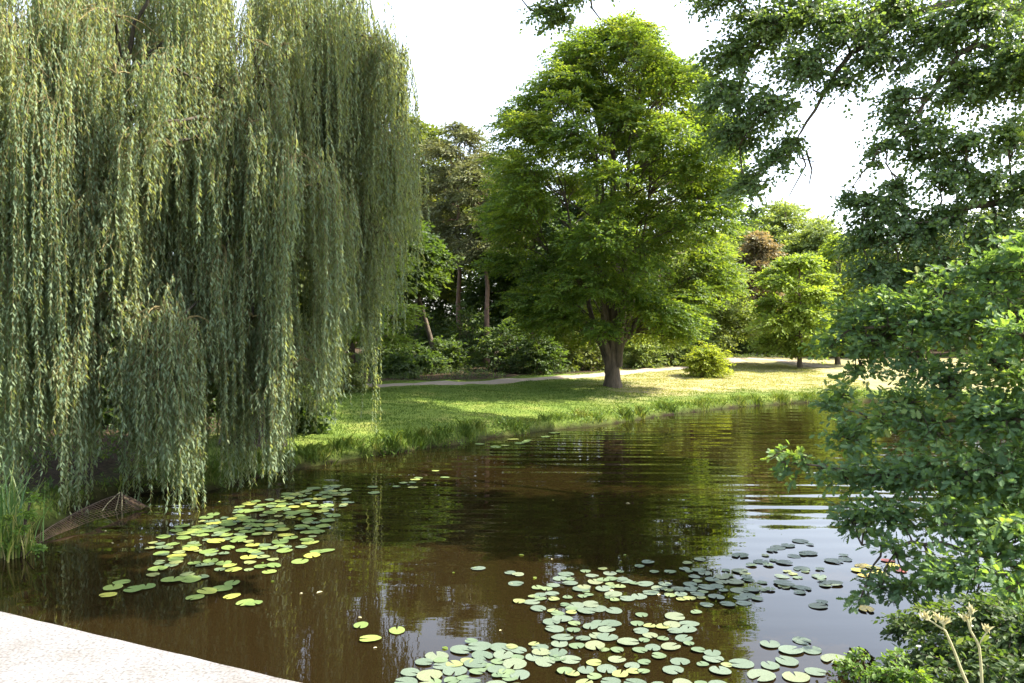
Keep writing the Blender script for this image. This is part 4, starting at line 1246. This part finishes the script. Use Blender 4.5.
rn = rng_(191)
nt_ = thing("garden_net", "brown net drooping from a thin bent pole at the left water edge", "net")
nm, n, l, b = mat_new("brown_netting"); b.inputs['Base Color'].default_value = (.13, .085, .06, 1); b.inputs['Roughness'].default_value = .8
top = np.array([P(22, 549, 11.0), P(45, 530, 11.6), P(75, 513, 12.3), P(100, 501, 12.9), P(120, 494, 13.3), P(132, 498, 13.4), P(146, 506, 13.4)])
U = np.linspace(0, 1, 46); t0 = np.linspace(0, 1, len(top))
tl = np.stack([np.interp(U, t0, top[:, i]) for i in range(3)], 1)
mb = MB(); tubes(mb, tl[None, ::3], .009, 6, cap=True); mb.build("pole", M['twig'], nt_, True)
Vn = 9
bot = tl.copy(); bot[:, 2] = .01 + tl[:, 2] * (.25 + .2 * np.sin(U * 7)); bot[:, 0] += .25 * np.sin(U * 3) + .1; bot[:, 1] -= .1
gridp = tl[:, None] + (bot - tl)[:, None] * np.linspace(0, 1, Vn)[None, :, None]
gridp[..., 2] -= .03 * np.sin(U * 9 + 1)[:, None] * np.sin(np.linspace(0, math.pi, Vn))[None]
gridp[..., 1] += .05 * np.sin(U * 23)[:, None] * np.linspace(0, 1, Vn)[None]
mb = MB()
tubes(mb, gridp, .003, 3)
tubes(mb, gridp.transpose(1, 0, 2), .003, 3)
mb.build("mesh", nm, nt_)
mb = MB()
tubes(mb, np.array([[P(120, 492, 13.3), P(117, 505, 13.3), P(114, 516, 13.25)], [P(122, 492, 13.3), P(122, 506, 13.3), P(121, 517, 13.3)], [P(120, 492, 13.3), P(108, 503, 13.2), P(102, 511, 13.1)]]), .007, 4)
mb.build("twig", M['straw'], nt_)
put(nt_, (*tl[23][:2], 0))

# ------------------------------------------------------------------ lily pads
def pad_mat(name, c0, c1, c2):
    m, n, l, b = mat_new(name)
    oi = n.new("ShaderNodeObjectInfo")
    r = ramp(n, [(0, c0), (.6, c1), (1, c2)])
    l.new(oi.outputs['Random'], r.inputs[0])
    tc = n.new("ShaderNodeTexCoord"); q = n.new("ShaderNodeTexNoise"); q.inputs['Scale'].default_value = 9; q.inputs['Detail'].default_value = 4
    l.new(tc.outputs['Object'], q.inputs['Vector'])
    mx = n.new("ShaderNodeMixRGB"); mx.blend_type = 'OVERLAY'; mx.inputs[0].default_value = .7
    l.new(r.outputs[0], mx.inputs[1]); l.new(q.outputs[0], mx.inputs[2]); l.new(mx.outputs[0], b.inputs['Base Color'])
    b.inputs['Roughness'].default_value = .42
    b.inputs['Specular IOR Level'].default_value = .4
    bp = n.new("ShaderNodeBump"); bp.inputs['Strength'].default_value = .3; bp.inputs['Distance'].default_value = .01
    l.new(q.outputs[0], bp.inputs['Height']); l.new(bp.outputs[0], b.inputs['Normal'])
    return m
PADM = {'green': pad_mat("lily_pad_green_sun_tint", (.10, .155, .05), (.15, .21, .06), (.28, .29, .06)),  # base made yellower to stand in for sunlight on these pads
        'blue': pad_mat("lily_pad_shade_tint", (.085, .118, .085), (.115, .150, .112), (.16, .18, .10)),  # blue grey tint stands in for skylit shade on these pads
        'yellow': pad_mat("lily_pad_yellow", (.42, .40, .05), (.50, .36, .05), (.34, .36, .06)),
        'red': pad_mat("lily_pad_red", (.30, .05, .03), (.36, .06, .035), (.28, .10, .03))}
rp = rng_(201)
def pad_mesh(seed, key):
    r = rng_(seed)
    mb = MB()
    q = 26
    a = np.linspace(.16, 2 * math.pi - .16, q)
    rim = 1 + .05 * np.sin(a * 2 + r.random() * 6) + r.normal(0, .015, q)
    rim[0] *= .93; rim[-1] *= .93
    ell = r.uniform(.84, 1.0)
    curl = .018 * np.sin(a * r.integers(2, 4) + r.random() * 6) + r.normal(0, .004, q)
    mid = np.stack([.55 * rim * np.cos(a), .55 * rim * np.sin(a) * ell, 0 * a + .004], 1)
    out = np.stack([rim * np.cos(a), rim * np.sin(a) * ell, curl + .012], 1)
    V = np.concatenate([[[.05, 0, -.01]], mid, out])
    f3 = [[0, 1 + i, 2 + i] for i in range(q - 1)]
    f4 = [[1 + i, 1 + q + i, 2 + q + i, 2 + i] for i in range(q - 1)]
    mb.add(V, [f3, f4])
    return mb.build("lily_pad", PADM[key], smooth=True)
protos = {k: [pad_mesh(300 + i + 10 * j, k) for i in range(5)] for j, k in enumerate(('green', 'blue', 'yellow', 'red'))}
used = set()
ALLP = []
def place_pad(x, y, r, key, label, group):
    ALLP.append((x, y, r))
    src = protos[key][int(rp.integers(0, 5))]
    if src.name not in used:
        o = src; used.add(src.name)
    else:
        o = src.copy(); COL.objects.link(o)
    o.location = (x, y, .006 + rp.uniform(0, .012))
    o.scale = (r, r, r)
    o.rotation_euler = (rp.normal(0, .02), rp.normal(0, .02), rp.random() * 6.28)
    tag(o, label, "lily pad", group)
def inpoly(px, py, poly):
    c = False
    n_ = len(poly)
    for i in range(n_):
        (x1, y1), (x2, y2) = poly[i], poly[(i + 1) % n_]
        if (y1 > py) != (y2 > py) and px < x1 + (py - y1) / (y2 - y1) * (x2 - x1):
            c = not c
    return c
def patch(poly, count, key, rmin, rmax, gap, label, group, clump=.5):
    W_ = [tuple(G(a, b_)[:2]) for a, b_ in poly]
    xs, ys = zip(*W_)
    got, tries = [], 0
    while len(got) < count and tries < 60000:
        tries += 1
        x, y = rp.uniform(min(xs), max(xs)), rp.uniform(min(ys), max(ys))
        if not inpoly(x, y, W_) or noise2(np.array(x * 1.9), np.array(y * 1.9)) < clump - 1:
            continue
        r = rp.uniform(rmin, rmax)
        if any((x - a) ** 2 + (y - b_) ** 2 < ((r + c) * gap) ** 2 for a, b_, c in got):
            continue
        got.append((x, y, r))
        place_pad(x, y, r, key, label, group)
def singles(px, key, r, label, group):
    for a, b_ in px:
        q = G(a, b_)
        place_pad(q[0], q[1], r * rp.uniform(.85, 1.15), key, label, group)
LA, LBL = "lily pads in the patch in front of the willow", "round green lily pad in the large patch in front of the willow"
patch([(148, 548), (165, 530), (215, 514), (262, 500), (335, 484), (352, 492), (352, 505), (328, 522), (330, 534), (300, 548), (278, 556), (272, 574), (240, 570), (196, 581), (150, 580), (160, 560)], 114, 'green', .085, .14, .60, LBL, LA, .3)
singles([(113, 588), (122, 583), (134, 590), (146, 587), (108, 596), (195, 598), (207, 592), (222, 589), (232, 597), (245, 603), (254, 604), (232, 584), (318, 552), (327, 551), (312, 556), (300, 562)], 'green', .105, "round green lily pad straying at the near fringe of the willow patch", "stray pads before the willow patch")
patch([(355, 486), (385, 484), (440, 470), (452, 478), (420, 486), (400, 496), (370, 498)], 10, 'green', .08, .125, .8, "pale green lily pad in the small drift off the lawn bank", "lily pads drifting off the lawn bank", .1)
patch([(455, 448), (500, 440), (560, 432), (548, 440), (500, 447), (470, 451)], 9, 'green', .11, .17, .85, "flat lily pad floating close under the lawn bank edge", "lily pads under the lawn bank", .1)
LB = "lily pads in the foreground patch"
patch([(520, 600), (560, 580), (600, 572), (690, 566), (760, 580), (755, 606), (705, 606), (690, 640), (735, 665), (720, 690), (560, 690), (520, 676), (510, 645), (545, 622)], 88, 'blue', .075, .108, .62, "round lily pad tinted blue green for shade in the big foreground patch", LB, .62)
patch([(392, 690), (430, 655), (470, 640), (520, 645), (520, 690)], 20, 'blue', .085, .12, .8, "lily pad tinted blue green for shade over the bright sky reflection", "lily pads on the sky reflection in the foreground", .0)
singles([(478, 569), (510, 573), (518, 575), (516, 584), (566, 575), (560, 579), (553, 586), (552, 594), (540, 596), (648, 563), (610, 574), (622, 580), (584, 588), (700, 560)], 'blue', .085, "small lily pad tinted blue green for shade loose at the far rim of the foreground patch", "loose pads beyond the foreground patch")
singles([(361, 626), (370, 640), (397, 631)], 'green', .10, "green lily pad in the trio left of the foreground patch", "three pads left of the foreground patch")
patch([(735, 556), (770, 545), (800, 540), (850, 556), (840, 585), (815, 610), (770, 602), (740, 580)], 19, 'blue', .085, .125, .85, "lily pad tinted blue green for shade near the oak overhanging the water", "lily pads near the oak", .0)
patch([(735, 650), (800, 635), (850, 645), (840, 672), (770, 682), (730, 678)], 11, 'blue', .09, .13, .8, "lily pad tinted blue green for shade by the weeds of the right bank", "lily pads by the right bank weeds", .0)
singles([(873, 568), (858, 571), (866, 576), (862, 566), (893, 566), (866, 610), (880, 574)], 'yellow', .10, "yellowing lily pad under the oak at the right bank", "yellow pads under the oak")
singles([(888, 561), (900, 571)], 'red', .09, "reddish lily pad among the yellow ones under the oak", "reddish pads under the oak")
def fill(poly, count, rmin, rmax, clump, gap=.62):
    W_ = [tuple(G(a, b_)[:2]) for a, b_ in poly]
    xs, ys = zip(*W_)
    got, tries = [], 0
    while len(got) < count and tries < 40000:
        tries += 1
        x, y = rp.uniform(min(xs), max(xs)), rp.uniform(min(ys), max(ys))
        if not inpoly(x, y, W_) or noise2(np.array(x * 1.9), np.array(y * 1.9)) < clump - 1:
            continue
        r = rp.uniform(rmin, rmax)
        if any((x - a) ** 2 + (y - b_) ** 2 < ((r + c) * gap) ** 2 for a, b_, c in ALLP):
            continue
        got.append((x, y, r)); ALLP.append((x, y, r))
    return got
rest = fill([(148, 548), (165, 530), (215, 514), (262, 500), (335, 484), (352, 492), (352, 505), (328, 522), (330, 534), (300, 548), (278, 556), (272, 574), (240, 570), (196, 581), (150, 580), (160, 560)], 90, .06, .09, .25)
rest += fill([(500, 610), (545, 580), (600, 568), (690, 562), (765, 578), (760, 606), (705, 606), (690, 640), (735, 665), (720, 690), (540, 690), (510, 676), (500, 645), (535, 622)], 80, .05, .075, .45)
rest += fill([(735, 556), (770, 545), (800, 540), (850, 556), (840, 585), (815, 610), (770, 602), (740, 580)], 20, .05, .075, .0)
rest += fill([(395, 690), (430, 655), (470, 640), (520, 645), (520, 690)], 16, .05, .08, .0)
mb = MB()
for x, y, r in rest:
    q = 18
    a = np.linspace(.16, 2 * math.pi - .16, q) ; ro_ = rp.random() * 6.28
    rim = r * (1 + .05 * np.sin(a * 2 + rp.random() * 6) + rp.normal(0, .015, q))
    zz = .005 + rp.uniform(0, .008)
    V = np.concatenate([[[x, y, zz]], np.stack([x + rim * np.cos(a + ro_), y + rim * np.sin(a + ro_), zz + .008 * r / .1 * (1 + .6 * np.sin(a * 2 + ro_))], 1)])
    mb.add(V, [[[0, 1 + i, 2 + i] for i in range(q - 1)]], 0, rp.random())
sm, n, l, b = mat_new("lily_pad_small")
at2 = n.new("ShaderNodeAttribute"); at2.attribute_name = "rnd"
r2_ = ramp(n, [(0, (.085, .125, .075)), (.6, (.12, .165, .085)), (1, (.19, .21, .075))])
l.new(at2.outputs['Fac'], r2_.inputs[0]); l.new(r2_.outputs[0], b.inputs['Base Color'])
b.inputs['Roughness'].default_value = .42; b.inputs['Specular IOR Level'].default_value = .4
kind(mb.build("small_lily_pads", sm, smooth=True), "stuff")
for k in protos:
    for o in protos[k]:
        if o.name not in used:
            bpy.data.objects.remove(o)
